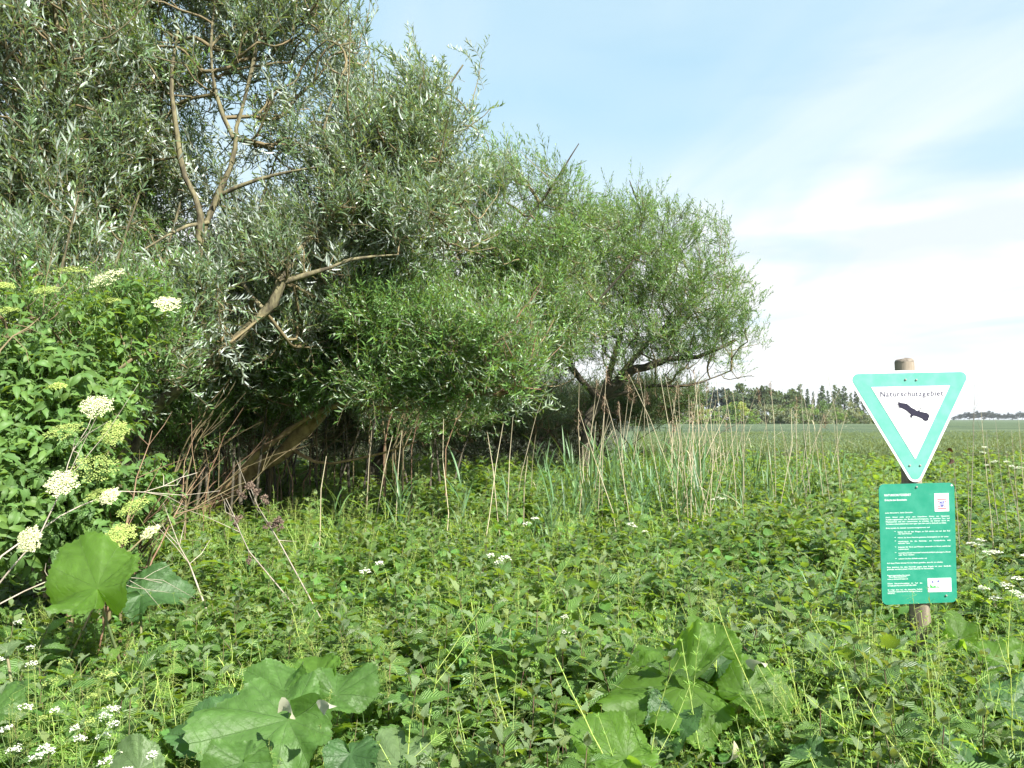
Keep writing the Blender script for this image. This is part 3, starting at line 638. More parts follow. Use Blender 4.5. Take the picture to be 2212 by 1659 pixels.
def willow(name, label, limbs, blobs, n_nodes=700, n_shoots=4500, sset=None, seed=0, group=None, bark='bark', cat='tree',
           twigmat='twig', scale=(.8, 1.25), wind=1.0, alpha=.35, bare=0.0, jit=.30, upb=.55, whips=34, wl=1.0):
    r = np.random.default_rng(1000 + seed)
    sset = sset or W_SET
    L = [(limb_pts(l[0], .2), l[1], l[2]) for l in limbs]
    base = L[0][0][0].copy(); foot = base.copy(); foot[2] = 0
    root = empty(name, foot, label, cat, group)
    nodes, par = [], []
    for li, (pts, r0, r1) in enumerate(L):
        off = len(nodes)
        w = r.normal(0, 1, pts.shape) * np.linspace(r0, r1, len(pts))[:, None] * .22; w[0] = 0; pts = pts + w
        if li == 0: pts = np.vstack((foot + np.array((r.normal(0, .03), 0, -.1)), pts)); 
        rad = np.linspace(r0, r1, len(pts)) * (1 + .10 * r.normal(size=len(pts)))
        if li == 0: rad[0] *= 1.25
        g = G(); sub = []
        g.tube(pts - foot, rad, 12 if r0 > .05 else 6, rough=.07, rr=r)
        obj('trunk' if li == 0 else 'branch', g.mesh('trunk' if li == 0 else 'branch', M[bark]), root)
        nodes += list(pts); par += [-1 if i == 0 else off + i - 1 for i in range(len(pts))]
    nodes = np.array(nodes); N0 = len(nodes)
    pts = blob_points(blobs, n_nodes, r)
    nd, par, order = grow(nodes, par, pts, alpha)
    # long young whips that stand out of the crown
    cc = pts.mean(0); tips = [i for i in order if not np.any(par == i)]; far = np.array([np.linalg.norm((nd[i] - cc) * (1, .6, 1)) + .35 * (nd[i][2] - cc[2]) for i in tips]); tips = [tips[i] for i in np.argsort(-far)[:max(3, len(tips) // 3)]]
    nd, par = list(nd), list(par)
    for i in r.choice(tips, min(whips, len(tips)), replace=False):
        dd = nd[i] - nd[par[i]]; dd = dd / (np.linalg.norm(dd) + 1e-6); oo = nd[i] - cc; oo = oo / np.linalg.norm(oo); dd = dd * .3 + oo * .35 + np.array((-.2, 0, .75)) + r.normal(0, .25, 3); dd /= np.linalg.norm(dd); ln_ = r.uniform(.25, .8) * wl; last = i
        for j in range(3): nd.append(nd[last] + dd * ln_ / 3 + r.normal(0, .02, 3)); par.append(last); last = len(nd) - 1; order.append(last)
    nd, par = np.array(nd), np.array(par)
    g = G(); cnt = twig_mesh(g, nd, par, order, N0, foot, r)
    t = obj('twigs', g.mesh('twigs', M[twigmat]), root); tag(t, kind='stuff')
    # leafy shoots along the outer twigs
    idx = np.array(order); p = np.array([par[i] for i in order]); ln = np.linalg.norm(nd[idx] - nd[p], axis=1)
    mp3 = nd[idx]; clump = vnoise(mp3[:, 0] + .7 * mp3[:, 1], mp3[:, 2], .45, seed) ** 2.2 * 2.0 + .07; wgt = ln / (cnt[idx] ** .35) * clump; wgt /= wgt.sum(); ch = r.choice(len(idx), n_shoots, p=wgt)
    f = r.random(n_shoots)[:, None]; q = nd[p[ch]] * (1 - f) + nd[idx[ch]] * f + r.normal(0, jit * .25, (n_shoots, 3))
    dr = (nd[idx[ch]] - nd[p[ch]]) / (ln[ch][:, None] + 1e-6)
    d = dr * .55 + np.array((0, 0, upb)) + WIND * wind + r.normal(0, .42, (n_shoots, 3)); d /= np.linalg.norm(d, axis=1)[:, None]
    k = (q[:, 2] > .5) & ((q[:, 2] > bare) | (r.random(len(q)) < .22)); q, d = q[k], d[k]; m = len(q)
    c = scatter('foliage', sset, q - foot, eulers(d, r.uniform(0, 6.28, m)), r.uniform(*scale, m), r.integers(0, len(sset.objects), m), root)
    tag(c, kind='stuff')
    return root

def stems_to(x, y0, y1, Y, dx=0, dy=0): return [(x, y0, Y), (x + dx * .4, (y0 + y1) / 2, Y + dy * .5), (x + dx, y1, Y + dy)]
TREES = True
if TREES:
    # front row
    willow('willow_tree', 'willow with a sunlit brown trunk leaning right at the front of the thicket',
        [([(455, 1095, 10.6), (540, 1020, 10.5), (625, 965, 10.3), (672, 915, 10.2), (735, 850, 10.0), (830, 795, 9.8), (930, 735, 9.6), (1020, 690, 9.4)], .115, .030),
         ([(440, 1100, 10.3), (560, 980, 10.1), (660, 905, 9.9), (760, 872, 9.6), (850, 885, 9.5), (930, 870, 9.3), (1040, 850, 9.2)], .045, .016),
         ([(625, 965, 10.3), (690, 1000, 10.0), (800, 985, 9.8), (900, 955, 9.5)], .022, .008),
         ([(672, 915, 10.2), (720, 800, 10.3), (770, 700, 10.5), (840, 640, 10.5)], .04, .015)],
        [(1030, 760, 9.3, 135, 85, .9, 1.5), (870, 720, 9.6, 110, 80, .9), (960, 830, 9.3, 170, 45, .8, 1.2), (1110, 820, 9.2, 60, 55, .5, 1.0), (800, 620, 10.3, 110, 80, 1), (700, 800, 9.7, 90, 55, .3, .8), (600, 850, 9.8, 80, 50, .3, .5)],
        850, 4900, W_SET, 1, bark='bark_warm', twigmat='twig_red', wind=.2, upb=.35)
    willow('willow_tree', 'large willow whose dark limb leans from the elder up to the middle of the picture',
        [([(265, 945, 8.6), (330, 890, 8.5), (420, 810, 8.4), (510, 735, 8.4), (575, 675, 8.4), (612, 600, 8.4), (640, 540, 8.5), (700, 490, 8.7), (760, 430, 8.9), (820, 350, 9.2)], .078, .016),
         ([(612, 610, 8.4), (680, 590, 8.4), (760, 560, 8.4), (860, 550, 8.5)], .030, .008),
         ([(690, 495, 8.7), (720, 400, 8.8), (700, 280, 8.9), (740, 160, 9.0)], .030, .010),
         ([(790, 390, 9.05), (880, 330, 9.5), (940, 230, 9.7), (1000, 140, 9.8)], .025, .008),
         ([(575, 675, 8.4), (520, 600, 8.6), (560, 450, 9.0), (600, 330, 9.5)], .030, .009)],
        [(800, 340, 9.5, 170, 150, 1.0, 1.0), (920, 330, 9.8, 110, 120, .9, .7), (750, 150, 9.6, 85, 100, .9, .45), (910, 480, 9.4, 160, 110, .9, 1.1), (680, 570, 9.2, 110, 100, .8, .8), (985, 230, 9.9, 40, 60, .4, .25), (470, 720, 8.9, 110, 90, .35, 1.1), (630, 700, 9.1, 120, 85, .35, 1.1), (560, 560, 8.9, 80, 80, .3, .6), (470, 760, 8.1, 50, 40, .2, .4), (610, 570, 8.2, 60, 60, .2, .45), (740, 440, 8.5, 90, 60, .3, .7)],
        1500, 3200, WS_SET, 2, bark='bark', wind=1.0)
    willow('willow_tree', 'upright willow forking into two pale stems against the sky at upper left',
        [([(270, 1030, 8.7), (330, 850, 8.7), (395, 700, 8.7), (425, 575, 8.6), (438, 500, 8.6), (470, 425, 8.6), (500, 350, 8.6), (512, 270, 8.6), (545, 150, 8.6), (560, 20, 8.6)], .060, .012),
         ([(428, 560, 8.6), (430, 450, 8.5), (395, 370, 8.5), (382, 280, 8.4), (370, 180, 8.4), (385, 60, 8.4)], .040, .014),
         ([(470, 425, 8.6), (530, 395, 8.5), (620, 372, 8.5), (700, 360, 8.4)], .026, .010),
         ([(505, 300, 8.6), (470, 220, 8.6), (455, 120, 8.6), (465, 0, 8.6)], .026, .010),
         ([(450, 480, 8.6), (400, 490, 8.4), (310, 540, 8.2)], .022, .009)],
        [(570, 110, 9.0, 150, 130, .7, .7), (390, 130, 8.9, 120, 150, .7, .6), (590, 270, 9.0, 90, 80, .6, .5), (330, 330, 8.9, 80, 90, .6, .6), (650, 320, 9.0, 80, 60, .6, .5), (470, -60, 8.9, 220, 80, .8, .6), (700, 60, 9.0, 90, 80, .7, .5), (400, 640, 9.5, 110, 100, .6, .7), (480, 420, 9.3, 130, 100, .5, .35), (430, 680, 7.8, 90, 80, .3, .8), (330, 760, 7.8, 80, 60, .3, .5)],
        1050, 2100, WS_SET, 3, bark='bark', wind=1.1)
    # left mass
    for i, (x, y0, Y, dx, lab) in enumerate([(120, 980, 8.0, 40, 'dense willow at the left edge of the picture, its blurred crown reaching the top corner'),
                                        (235, 960, 9.0, 20, 'willow with several slim stems standing behind the white elder flowers'),
                                        (20, 1000, 7.4, 10, 'nearest willow, cut off by the left edge of the picture behind the elder')]):
        willow('willow_tree', lab,
            [(stems_to(x, y0, 120, Y, dx, .2), .05, .015), (stems_to(x + 40, y0, 160, Y, dx + 60, .2), .04, .012),
             (stems_to(x - 30, y0, 200, Y, dx - 60, .2), .038, .012), (stems_to(x + 15, y0, 330, Y + .3, dx + 110, .4), .03, .010),
             (stems_to(x + 60, y0 - 100, 420, Y - .2, dx + 80, -.2), .022, .008)],
            [(x + 40, 330, Y + .2, 150, 260, .9, 1), (x + 40, 120, Y, 150, 130, .9, .7), (x + 60, 620, Y, 130, 130, .8, .9), (x, -40, Y, 170, 80, .9, .6)],
            950, 1800, WS_SET if i != 1 else W_SET, 4 + i, bark='bark', wind=.9)
    willow('willow_tree', 'green leafy willow branches crowding the elder flowers at the left edge',
        [(stems_to(60, 1010, 620, 6.7, 60, .1), .035, .010), (stems_to(130, 1010, 640, 6.7, 130, .1), .028, .008), (stems_to(200, 1000, 700, 6.9, 150, 0), .022, .007), (stems_to(10, 1010, 560, 6.6, -20, 0), .025, .008)],
        [(110, 740, 6.55, 150, 90, .35, 1), (290, 730, 6.7, 90, 70, .3, .6), (70, 880, 6.5, 120, 60, .3, .6), (230, 840, 6.8, 90, 60, .3, .45), (380, 790, 7.2, 60, 60, .25, .3)],
        500, 1500, W_SET, 71, bark='bark', wind=.1, scale=(.65, 1.0), upb=.45, whips=20, wl=.5, jit=.2)
    # second row
    willow('willow_tree', 'willow with a dark leaning trunk in the shade right of the sunlit trunk',
        [([(805, 1010, 13.5), (850, 960, 13.5), (890, 915, 13.4), (960, 870, 13.3), (1060, 800, 13.2), (1150, 700, 13.0)], .12, .03),
         ([(890, 915, 13.4), (900, 800, 13.6), (930, 680, 13.8), (950, 560, 13.8)], .06, .018),
         ([(1060, 800, 13.2), (1180, 730, 12.9), (1290, 650, 12.8), (1370, 560, 12.6)], .04, .012),
         ([(1000, 620, 13.4), (1120, 500, 13), (1200, 390, 13), (1250, 310, 13)], .045, .009)],
        [(1080, 600, 13.2, 170, 110, 1.4, 1.3), (980, 480, 13.4, 150, 110, 1.3), (1120, 700, 12.8, 150, 90, 1.2, 1.2), (1200, 560, 13.2, 120, 100, 1.0, 1), (880, 760, 13.6, 130, 110, 1.0), (1225, 410, 13, 30, 60, .5, .10), (1080, 370, 13.2, 70, 70, .8, .5), (1140, 430, 13.2, 90, 90, .8, .7), (1210, 700, 13.4, 100, 110, .9, 1.0)],
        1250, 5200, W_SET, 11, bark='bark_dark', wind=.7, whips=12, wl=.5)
    willow('willow_tree', 'rounded willow at the right end of the thicket, dark forked trunk behind the reeds',
        [([(1262, 965, 17.5), (1275, 900, 17.5), (1300, 862, 17.5), (1350, 815, 17.4), (1430, 780, 17.3), (1520, 765, 17.2), (1590, 735, 17.2)], .14, .03),
         ([(1296, 866, 17.5), (1240, 800, 17.4), (1200, 700, 17.3), (1180, 590, 17.3)], .08, .02),
         ([(1310, 850, 17.5), (1400, 740, 17.4), (1480, 660, 17.4), (1530, 590, 17.3)], .07, .018),
         ([(1300, 860, 17.5), (1340, 720, 17.5), (1360, 580, 17.5), (1385, 470, 17.5), (1360, 390, 17.5)], .07, .012),
         ([(1300, 862, 17.5), (1400, 835, 17.2), (1500, 830, 17), (1580, 800, 17)], .05, .012)],
        [(1390, 560, 17.4, 150, 120, 2.0, 1.2), (1270, 540, 17.4, 140, 100, 2.0, 1.1), (1500, 660, 17.3, 115, 125, 1.7, .95), (1330, 700, 17.2, 160, 120, 1.8, 1.1), (1480, 785, 17.1, 130, 60, 1.2, .9), (1570, 700, 17.2, 60, 80, 1.0, .7), (1430, 835, 17.0, 110, 40, .8, .6), (1200, 770, 16.8, 110, 75, .8, .9), (1400, 470, 17.4, 60, 45, 1, .5), (1560, 600, 17.3, 60, 60, 1, .4)],
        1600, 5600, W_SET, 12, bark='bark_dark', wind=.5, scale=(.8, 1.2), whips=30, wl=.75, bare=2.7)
    # thicket behind: fills the gaps between the trunks
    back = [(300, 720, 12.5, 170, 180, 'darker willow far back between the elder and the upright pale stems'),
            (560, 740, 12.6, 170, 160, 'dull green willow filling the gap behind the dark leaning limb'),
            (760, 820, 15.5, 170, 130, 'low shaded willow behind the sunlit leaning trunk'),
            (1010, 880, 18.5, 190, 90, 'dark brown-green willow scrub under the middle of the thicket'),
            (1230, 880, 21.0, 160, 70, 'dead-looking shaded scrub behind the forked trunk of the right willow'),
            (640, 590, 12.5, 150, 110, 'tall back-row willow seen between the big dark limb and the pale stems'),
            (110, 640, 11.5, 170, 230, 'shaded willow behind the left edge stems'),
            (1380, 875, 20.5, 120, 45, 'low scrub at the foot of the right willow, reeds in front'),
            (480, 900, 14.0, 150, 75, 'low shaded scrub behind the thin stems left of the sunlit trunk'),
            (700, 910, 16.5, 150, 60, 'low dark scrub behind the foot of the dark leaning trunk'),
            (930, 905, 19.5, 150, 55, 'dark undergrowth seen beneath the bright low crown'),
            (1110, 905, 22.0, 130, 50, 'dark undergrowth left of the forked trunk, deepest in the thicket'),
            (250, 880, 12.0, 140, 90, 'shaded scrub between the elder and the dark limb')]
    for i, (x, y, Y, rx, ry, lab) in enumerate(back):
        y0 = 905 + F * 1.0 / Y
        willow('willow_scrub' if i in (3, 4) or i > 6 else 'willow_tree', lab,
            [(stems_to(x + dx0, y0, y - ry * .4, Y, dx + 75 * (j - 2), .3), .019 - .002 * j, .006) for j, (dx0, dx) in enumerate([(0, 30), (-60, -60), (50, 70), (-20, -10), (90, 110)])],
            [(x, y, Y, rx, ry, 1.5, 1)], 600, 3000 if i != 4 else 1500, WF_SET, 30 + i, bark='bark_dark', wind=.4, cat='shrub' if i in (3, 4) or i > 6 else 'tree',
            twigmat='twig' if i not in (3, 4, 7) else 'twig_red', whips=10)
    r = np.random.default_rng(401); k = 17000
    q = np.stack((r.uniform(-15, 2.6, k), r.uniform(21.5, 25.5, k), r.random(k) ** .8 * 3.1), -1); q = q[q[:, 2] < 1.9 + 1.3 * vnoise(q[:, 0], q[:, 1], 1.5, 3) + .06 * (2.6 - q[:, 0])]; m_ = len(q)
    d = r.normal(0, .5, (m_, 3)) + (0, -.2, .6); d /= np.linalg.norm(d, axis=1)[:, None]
    tag(scatter('thicket', TH_SET, q, eulers(d, r.uniform(0, 6, m_)), r.uniform(.9, 1.5, m_), r.integers(0, 4, m_)), 'willow scrub, shade put into its leaf colour, closing the view behind the trunks', kind='stuff')
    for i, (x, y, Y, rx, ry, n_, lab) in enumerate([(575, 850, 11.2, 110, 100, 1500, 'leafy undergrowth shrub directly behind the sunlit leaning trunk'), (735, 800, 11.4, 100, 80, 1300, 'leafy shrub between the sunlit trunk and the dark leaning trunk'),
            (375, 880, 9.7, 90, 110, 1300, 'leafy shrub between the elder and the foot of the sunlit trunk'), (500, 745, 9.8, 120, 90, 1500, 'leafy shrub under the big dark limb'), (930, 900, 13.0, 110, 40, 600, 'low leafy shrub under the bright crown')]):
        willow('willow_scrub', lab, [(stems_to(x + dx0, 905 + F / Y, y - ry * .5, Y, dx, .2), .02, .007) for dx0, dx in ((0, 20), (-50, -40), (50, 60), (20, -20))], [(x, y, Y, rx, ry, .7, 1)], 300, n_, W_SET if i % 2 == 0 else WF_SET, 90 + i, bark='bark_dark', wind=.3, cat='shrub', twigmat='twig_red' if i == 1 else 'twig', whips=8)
    # bare reddish stems among the trunks
    r = np.random.default_rng(77)
    labs = ['clump of reddish bare stems between the elder and the sunlit trunk', 'thin olive and red stems rising behind the sunlit trunk', 'bare stems leaning right in front of the dark limb',
            'tangle of upright thin stems under the upright willow', 'reddish stems beside the foot of the sunlit trunk', 'slim bare stems rising in the middle of the thicket', 'bare brown stems under the bright low crown',
            'low criss-crossing dead twigs above the tall butterbur leaf', 'fine twigs slanting right across the foot of the sunlit trunk', 'fine tan twigs slanting right below the big dark limb', 'thin twigs arching right from the middle of the sunlit trunk']
    for i, (x, y0, y1, Y, lean, cnt) in enumerate([(370, 1080, 760, 9.6, 60, 7), (560, 1000, 700, 11.8, 30, 10), (310, 1090, 800, 8.8, 90, 5), (480, 1010, 690, 11.2, 15, 9), (400, 1090, 860, 9.9, 120, 4), (730, 960, 690, 11.5, 40, 10), (900, 960, 800, 12, 60, 8), (250, 1260, 1090, 5.6, 100, 9), (510, 1060, 800, 11.0, 190, 9), (400, 1090, 860, 9.4, 190, 5), (650, 1030, 830, 10.4, 230, 7)]):
        base = P(x, y0, Y); foot = base * (1, 1, 0); root = empty('bare_shrub', foot, labs[i], 'shrub')
        for j in range(cnt):
            g = G(); a = x + r.normal(0, 55); h = y0 + (y1 - y0) * r.uniform(.6, 1.15)
            Yj = Y + r.normal(0, .25); dxx = lean * r.normal(.8, .8)
            pl = [(a, y0 + 10, Yj), (a + dxx * .35 + r.normal(0, 8), (y0 + h) / 2, Yj), (a + dxx, h, Yj - .1)]
            pts = limb_pts(pl, .16); pts = pts + r.normal(0, .012, pts.shape); pts = np.vstack((pts[0] * (1, 1, 0), pts)) - foot
            g.tube(pts, np.linspace(.013, .004, len(pts)) * r.uniform(.7, 1.3) * (.6 if i > 7 else 1), 5)
            for q in range(r.integers(2, 6)):
                s = r.integers(2, len(pts) - 1); d = (pts[s] - pts[s - 1]); d /= np.linalg.norm(d); d = d + r.normal(0, .55, 3); ln = r.uniform(.15, .5)
                p2 = pts[s] + d * ln * .5; p3 = p2 + (d + (0, 0, .3)) * ln * .5
                g.tube([pts[s], p2, p3], (.005, .0035, .002), 3)
            obj('stem', g.mesh('stem', M['twig_red' if r.random() < .35 else 'twig']), root)

# ------------------------------------------------------------ nettles
NP = ((0, .08, .2, .38, .7, 1), (.35, .75, 1, .92, .45, .03))
def nettle_leaf(L, n=12, curl=.5, fold=.2): return leaf(L, L * .52, n, NP, .11, fold, curl)
def nettle_parts(seed, n=10, H=.62, pairs=8):
    """stem pts and a list of (pos, rotation matrix, length, tip?)"""
    r = np.random.default_rng(seed); b = r.normal(0, .06, 2)
    zs = np.linspace(0, 1, 7); pts = np.stack((b[0] * zs ** 2, b[1] * zs ** 2, zs * H), -1); a0 = r.uniform(0, 6.28); L = []
    for i in range(pairs):
        f = .22 + .76 * (i / (pairs - 1)) ** .85; p = np.array([np.interp(f, zs, pts[:, j]) for j in range(3)])
        ll = .20 * (math.sin(math.pi * min(1, .22 + f * .76)) ** .7 + .16) * r.uniform(.85, 1.15)
        if i == pairs - 1: ll = .07
        el = .05 + 1.15 * f ** 4 + r.normal(0, .12)
        for s in (0, 1):
            a = a0 + i * math.pi / 2 + s * math.pi + r.normal(0, .15)
            d = np.array((math.cos(a) * math.cos(el), math.sin(a) * math.cos(el), math.sin(el)))
            pet = .02 + .03 * (1 - f)
            L.append((p, p + d * pet, rot_to(d + (0, 0, -.1), r.normal(0, .2)), ll, i >= pairs - 1, a))
    return pts, L
def add_tassels(g, L, r, m, k=3):
    for (p, q, Rm, ll, tip, a) in L:
        if tip or ll < .07: continue
        for j in range(k):
            d = np.array((math.cos(a + r.normal(0, .6)), math.sin(a + r.normal(0, .6)), r.uniform(-.6, .3))); e = p + d * r.uniform(.03, .06)
            pts = np.linspace(p, e, 3); pts[2, 2] -= .012
            g.tube(pts, (.0012, .0022, .0012), 3, m)
def nettle_mesh(seed, n=6, tassel=True, H=.62, pairs=8):
    r = np.random.default_rng(seed + 500); pts, L = nettle_parts(seed, H=H, pairs=pairs); g = G()
    g.tube(pts, np.linspace(.0036, .0018, len(pts)), 4, 2)
    for (p, q, Rm, ll, tip, a) in L:
        V, Fq, U = nettle_leaf(ll, n, r.uniform(.2, .9), r.uniform(.1, .3)); g.many(V, Fq, U, Rm[None], q[None], 1 if tip else 0)
        g.tube([p, q], .001, 3, 3)
    if tassel: add_tassels(g, L, r, 4, 2)
    return g.mesh('nettle', [M['nettle'], M['nettle_top'], M['nettle_stem'], M['stem_green'], M['tassel']])
NET = make_set('nettle_set', [nettle_mesh(s, 8 if s < 4 else 6) for s in range(8)])

# low broad-leaved filler: heart-shaped leaves on thin stalks
HP = ((0, .06, .2, .4, .7, 1), (.55, .95, 1, .85, .45, .02))
def broad_mesh(seed):
    r = np.random.default_rng(seed + 900); g = G()
    for k in range(13):
        a = r.uniform(0, 6.28); rad = r.uniform(.02, .16); h = r.uniform(.12, .50) ; p = np.array((math.cos(a) * rad, math.sin(a) * rad, h))
        g.tube([(0, 0, 0), p * (.5, .5, .6), p], .0014, 3, 1)
        L = r.uniform(.055, .105); V, Fq, U = leaf(L, L * .85, 5, HP, 0, r.uniform(.05, .3), r.uniform(.1, .6))
        g.many(V, Fq, U, rot_to((math.cos(a) + r.normal(0, .4), math.sin(a) + r.normal(0, .4), r.uniform(-.5, .5)), r.normal(0, .3))[None], p[None])
    return g.mesh('low_leaf', [M['broad'], M['stem_green']])
BRO = make_set('broad_set', [broad_mesh(s) for s in range(5)])
def blade(g, p, d, L, w, r, m=0, n=5, droop=1.0):
    """an arching blade from p"""
    d = np.asarray(d, float); d /= np.linalg.norm(d); t = np.linspace(0, 1, n + 1); side = np.cross(d, (0, 0, 1)); side /= np.linalg.norm(side) + 1e-6
    hor = d * (1, 1, 0); hn = np.linalg.norm(hor); hor = hor / (hn + 1e-6)
    c = p + d * (t * L)[:, None] + (hor * .35 - np.array((0, 0, .5))) * (droop * L * t ** 2.4)[:, None]
    ww = w / 2 * np.interp(t, (0, .15, .6, 1), (.5, 1, .8, .05))
    up = np.cross(side, d)
    V = np.stack((c - side * ww[:, None], c - up * (ww * .25)[:, None], c + side * ww[:, None]), 1).reshape(-1, 3)
    i = np.arange(n)[:, None] * 3; j = np.arange(2)[None]; Fq = np.stack((i + j, i + j + 1, i + j + 4, i + j + 3), -1).reshape(-1, 4)
    g.add(V, Fq, np.stack((np.tile((0, .5, 1.0), n + 1), np.repeat(t, 3)), -1), m)
def grass_mesh(seed, nb=16, H=.55, w=.007, mat='grass', seedheads=0, droop=(.2, 1.1)):
    r = np.random.default_rng(seed + 300); g = G()
    for k in range(nb):
        a = r.uniform(0, 6.28); el = r.uniform(.7, 1.45); p = np.array((*r.normal(0, .03, 2), 0))
        blade(g, p, (math.cos(a) * math.cos(el), math.sin(a) * math.cos(el), math.sin(el)), H * r.uniform(.6, 1.2), w * r.uniform(.7, 1.3), r, 0, 5, r.uniform(*droop))
    for k in range(seedheads):
        b = r.normal(0, .10, 2); h = H * r.uniform(1.15, 1.5); pts = np.array([(0, 0, 0), (b[0] * .4, b[1] * .4, h * .6), (b[0], b[1], h)])
        g.tube(pts, (.0016, .0012, .0008), 3, 1)
        for q in range(26):
            f = r.uniform(.72, 1.0); c = pts[1] + (pts[2] - pts[1]) * (f - .6) / .4; d = r.normal(0, 1, 3) * (1, 1, .6) * .045 * (1.15 - f) / .4
            g.tube([c, c + d * .7], .0005, 3, 1); V, Fq, U = leaf(.008, .004, 2); g.many(V, Fq, U, rot_to(d + (0, 0, .01))[None], (c + d * .7)[None], 1)
    return g.mesh('grass_tuft', [M[mat], M['bud_flower']])
GRA = make_set('grass_set', [grass_mesh(s, seedheads=(0, 1, 0, 2)[s % 4]) for s in range(6)])
BG = make_set('grass_blue_set', [grass_mesh(60 + s, 14, .62, .014, 'grass_blue', droop=(.5, 1.5)) for s in range(4)])
# goosegrass: ribbed pale stems with whorls of narrow leaves
def cleaver_geo(seed, H=.8, step=.055, g=None, side=3, lean=.25):
    r = np.random.default_rng(seed + 700); g = g or G(); st = G()
    def one(p0, d0, L, rad, m=1):
        d = d0 / np.linalg.norm(d0); n = max(3, int(L / step)); p = p0.copy(); pts = [p.copy()]
        for i in range(n):
            d = d + r.normal(0, .07, 3) + np.array((0, 0, -.012)); d /= np.linalg.norm(d); p = p + d * L / n; pts.append(p.copy())
        st.tube(pts, np.linspace(rad, rad * .5, len(pts)), 4)
        for i in range(1, len(pts)):
            f = i / len(pts); k = 6; ax = rot_to(pts[i] - pts[i - 1]); a0 = r.uniform(0, 6.28); ll = (.030 if f < .8 else .018) * r.uniform(.8, 1.2)
            for j in range(k):
                a = a0 + j * 6.28 / k; rad_d = ax[:, 0] * math.cos(a) + ax[:, 2] * math.sin(a)
                dd = rad_d + ax[:, 1] * (.35 + .9 * f)
                V, Fq, U = leaf(ll, .0055, 2, fold=.2, curl=.3); g.many(V, Fq, U, rot_to(dd)[None], pts[i][None])
        return pts
    d0 = np.array((r.normal(0, lean), r.normal(0, lean), 1.0)); pts = one(np.zeros(3), d0, H, .0030)
    for k in range(side):
        s = r.integers(len(pts) // 3, len(pts) - 1); d = (pts[s] - pts[s - 1]) / np.linalg.norm(pts[s] - pts[s - 1]) + r.normal(0, .5, 3); one(np.array(pts[s]), d, H * r.uniform(.2, .4), .0014)
    return g, st
def cleaver_mesh(seed, H=.7):
    g, st = cleaver_geo(seed, H)
    g.add(np.concatenate(st.V), [np.concatenate(st.F[4])], np.concatenate(st.U), 1)
    return g.mesh('goosegrass', [M['cleaver'], M['cleaver_stem']])
CLE = make_set('cleaver_set', [cleaver_mesh(s) for s in range(5)])

# big leaves reserve some space so that other plants do not bury them: (x0, x1, y0, y1, tip angle, tilt to camera, base colour, h)
BIG = [  # picture box of each leaf; tip angle 0 = right, 90 = up (picture), tilt in degrees, tone
    (90, 310, 1165, 1325, 125, 44, 2, .84, 'tall'), (262, 395, 1228, 1330, 20, 45, 1, .62, 'tall'),
    (437, 712, 1480, 1659, 205, 34, 0, .50, 'left'), (523, 665, 1425, 1540, 150, 40, 0, .55, 'left'), (628, 745, 1395, 1505, 110, 40, 2, .58, 'left'), (357, 545, 1525, 1640, 170, 30, 1, .46, 'left'),
    (425, 580, 1610, 1720, 230, 30, 0, .46, 'left'), (678, 815, 1420, 1560, 30, 38, 0, .55, 'left'), (700, 830, 1590, 1700, 300, 30, 1, .42, 'left'),
    (225, 350, 1600, 1700, 140, 40, 3, .50, 'left2'), (790, 940, 1575, 1690, 100, 30, 3, .42, 'left2'), (0, 40, 1340, 1460, 60, 50, 3, .60, 'edge'), (-60, 60, 1470, 1580, 70, 40, 0, .55, 'edge'),
    (1477, 1596, 1341, 1440, 120, 62, 2, .62, 'right'), (1498, 1640, 1380, 1470, 40, 35, 1, .56, 'right'), (1274, 1580, 1425, 1540, 175, 34, 2, .50, 'right'), (1555, 1715, 1440, 1555, 10, 34, 2, .50, 'right'),
    (1239, 1415, 1560, 1680, 140, 40, 2, .46, 'right2'), (1390, 1520, 1520, 1600, 250, 25, 1, .42, 'right2'), (1733, 1790, 1360, 1418, 80, 50, 3, .62, 'right3'), (1845, 1920, 1500, 1560, 60, 35, 1, .48, 'right3'),
    (2026, 2115, 1327, 1405, 80, 62, 2, .50, 'sign'), (2112, 2210, 1385, 1452, 20, 50, 2, .50, 'sign'), (2020, 2170, 1592, 1700, 100, 35, 1, .44, 'corner'), (1700, 1800, 1600, 1690, 180, 30, 1, .40, 'corner2'), (2120, 2260, 1480, 1560, 30, 40, 1, .45, 'corner')]
leafpos = []
for (x0, x1, y0, y1, ta, tilt, tone, h, grp) in BIG:
    cx, cyy = (x0 + x1) / 2, (y0 + y1) / 2; Y = (EYE - h) * F / (cyy - 906); leafpos.append((P(cx, cyy, Y), (x1 - x0) * Y / F))
def near_big(x, y, z=None):
    """metres by which a plant at (x,y) must stay low so that it does not hide a big leaf seen from the path side"""
    lim = np.full(len(x), 9.0)
    for (c, w) in leafpos:
        # only plants in the strip just in front (towards the path) of the leaf are kept low, as they are where broad leaves shade them out
        dy = c[1] - y; dx = np.abs(x - c[0] - (-dy) * 0.0)
        m = (dy > -w * .25) & (dy < w * 1.6) & (dx < w * .5)
        lim = np.where(m, np.minimum(lim, c[2] - .08 - .09 * np.clip(dy, 0, 1)), lim)
    return np.maximum(lim, .10)

def spread(n, y0, y1, p=1.6, xlo=-.70, xhi=.70):
    """denser towards the camera"""
    yy = y0 + (y1 - y0) * rng.random(n) ** p; xx = (xlo + (xhi - xlo) * rng.random(n)) * (yy + .6)
    return xx, yy
def keep_clear(x, y):  # the open ground right at the sign post
    return ~((np.abs(x - 2.2) < .10) & (np.abs(y - 4.62) < .12))
def rots(n, tilt=.10): return np.stack((rng.normal(0, tilt, n), rng.normal(0, tilt, n), rng.uniform(0, 6.28, n)), -1)

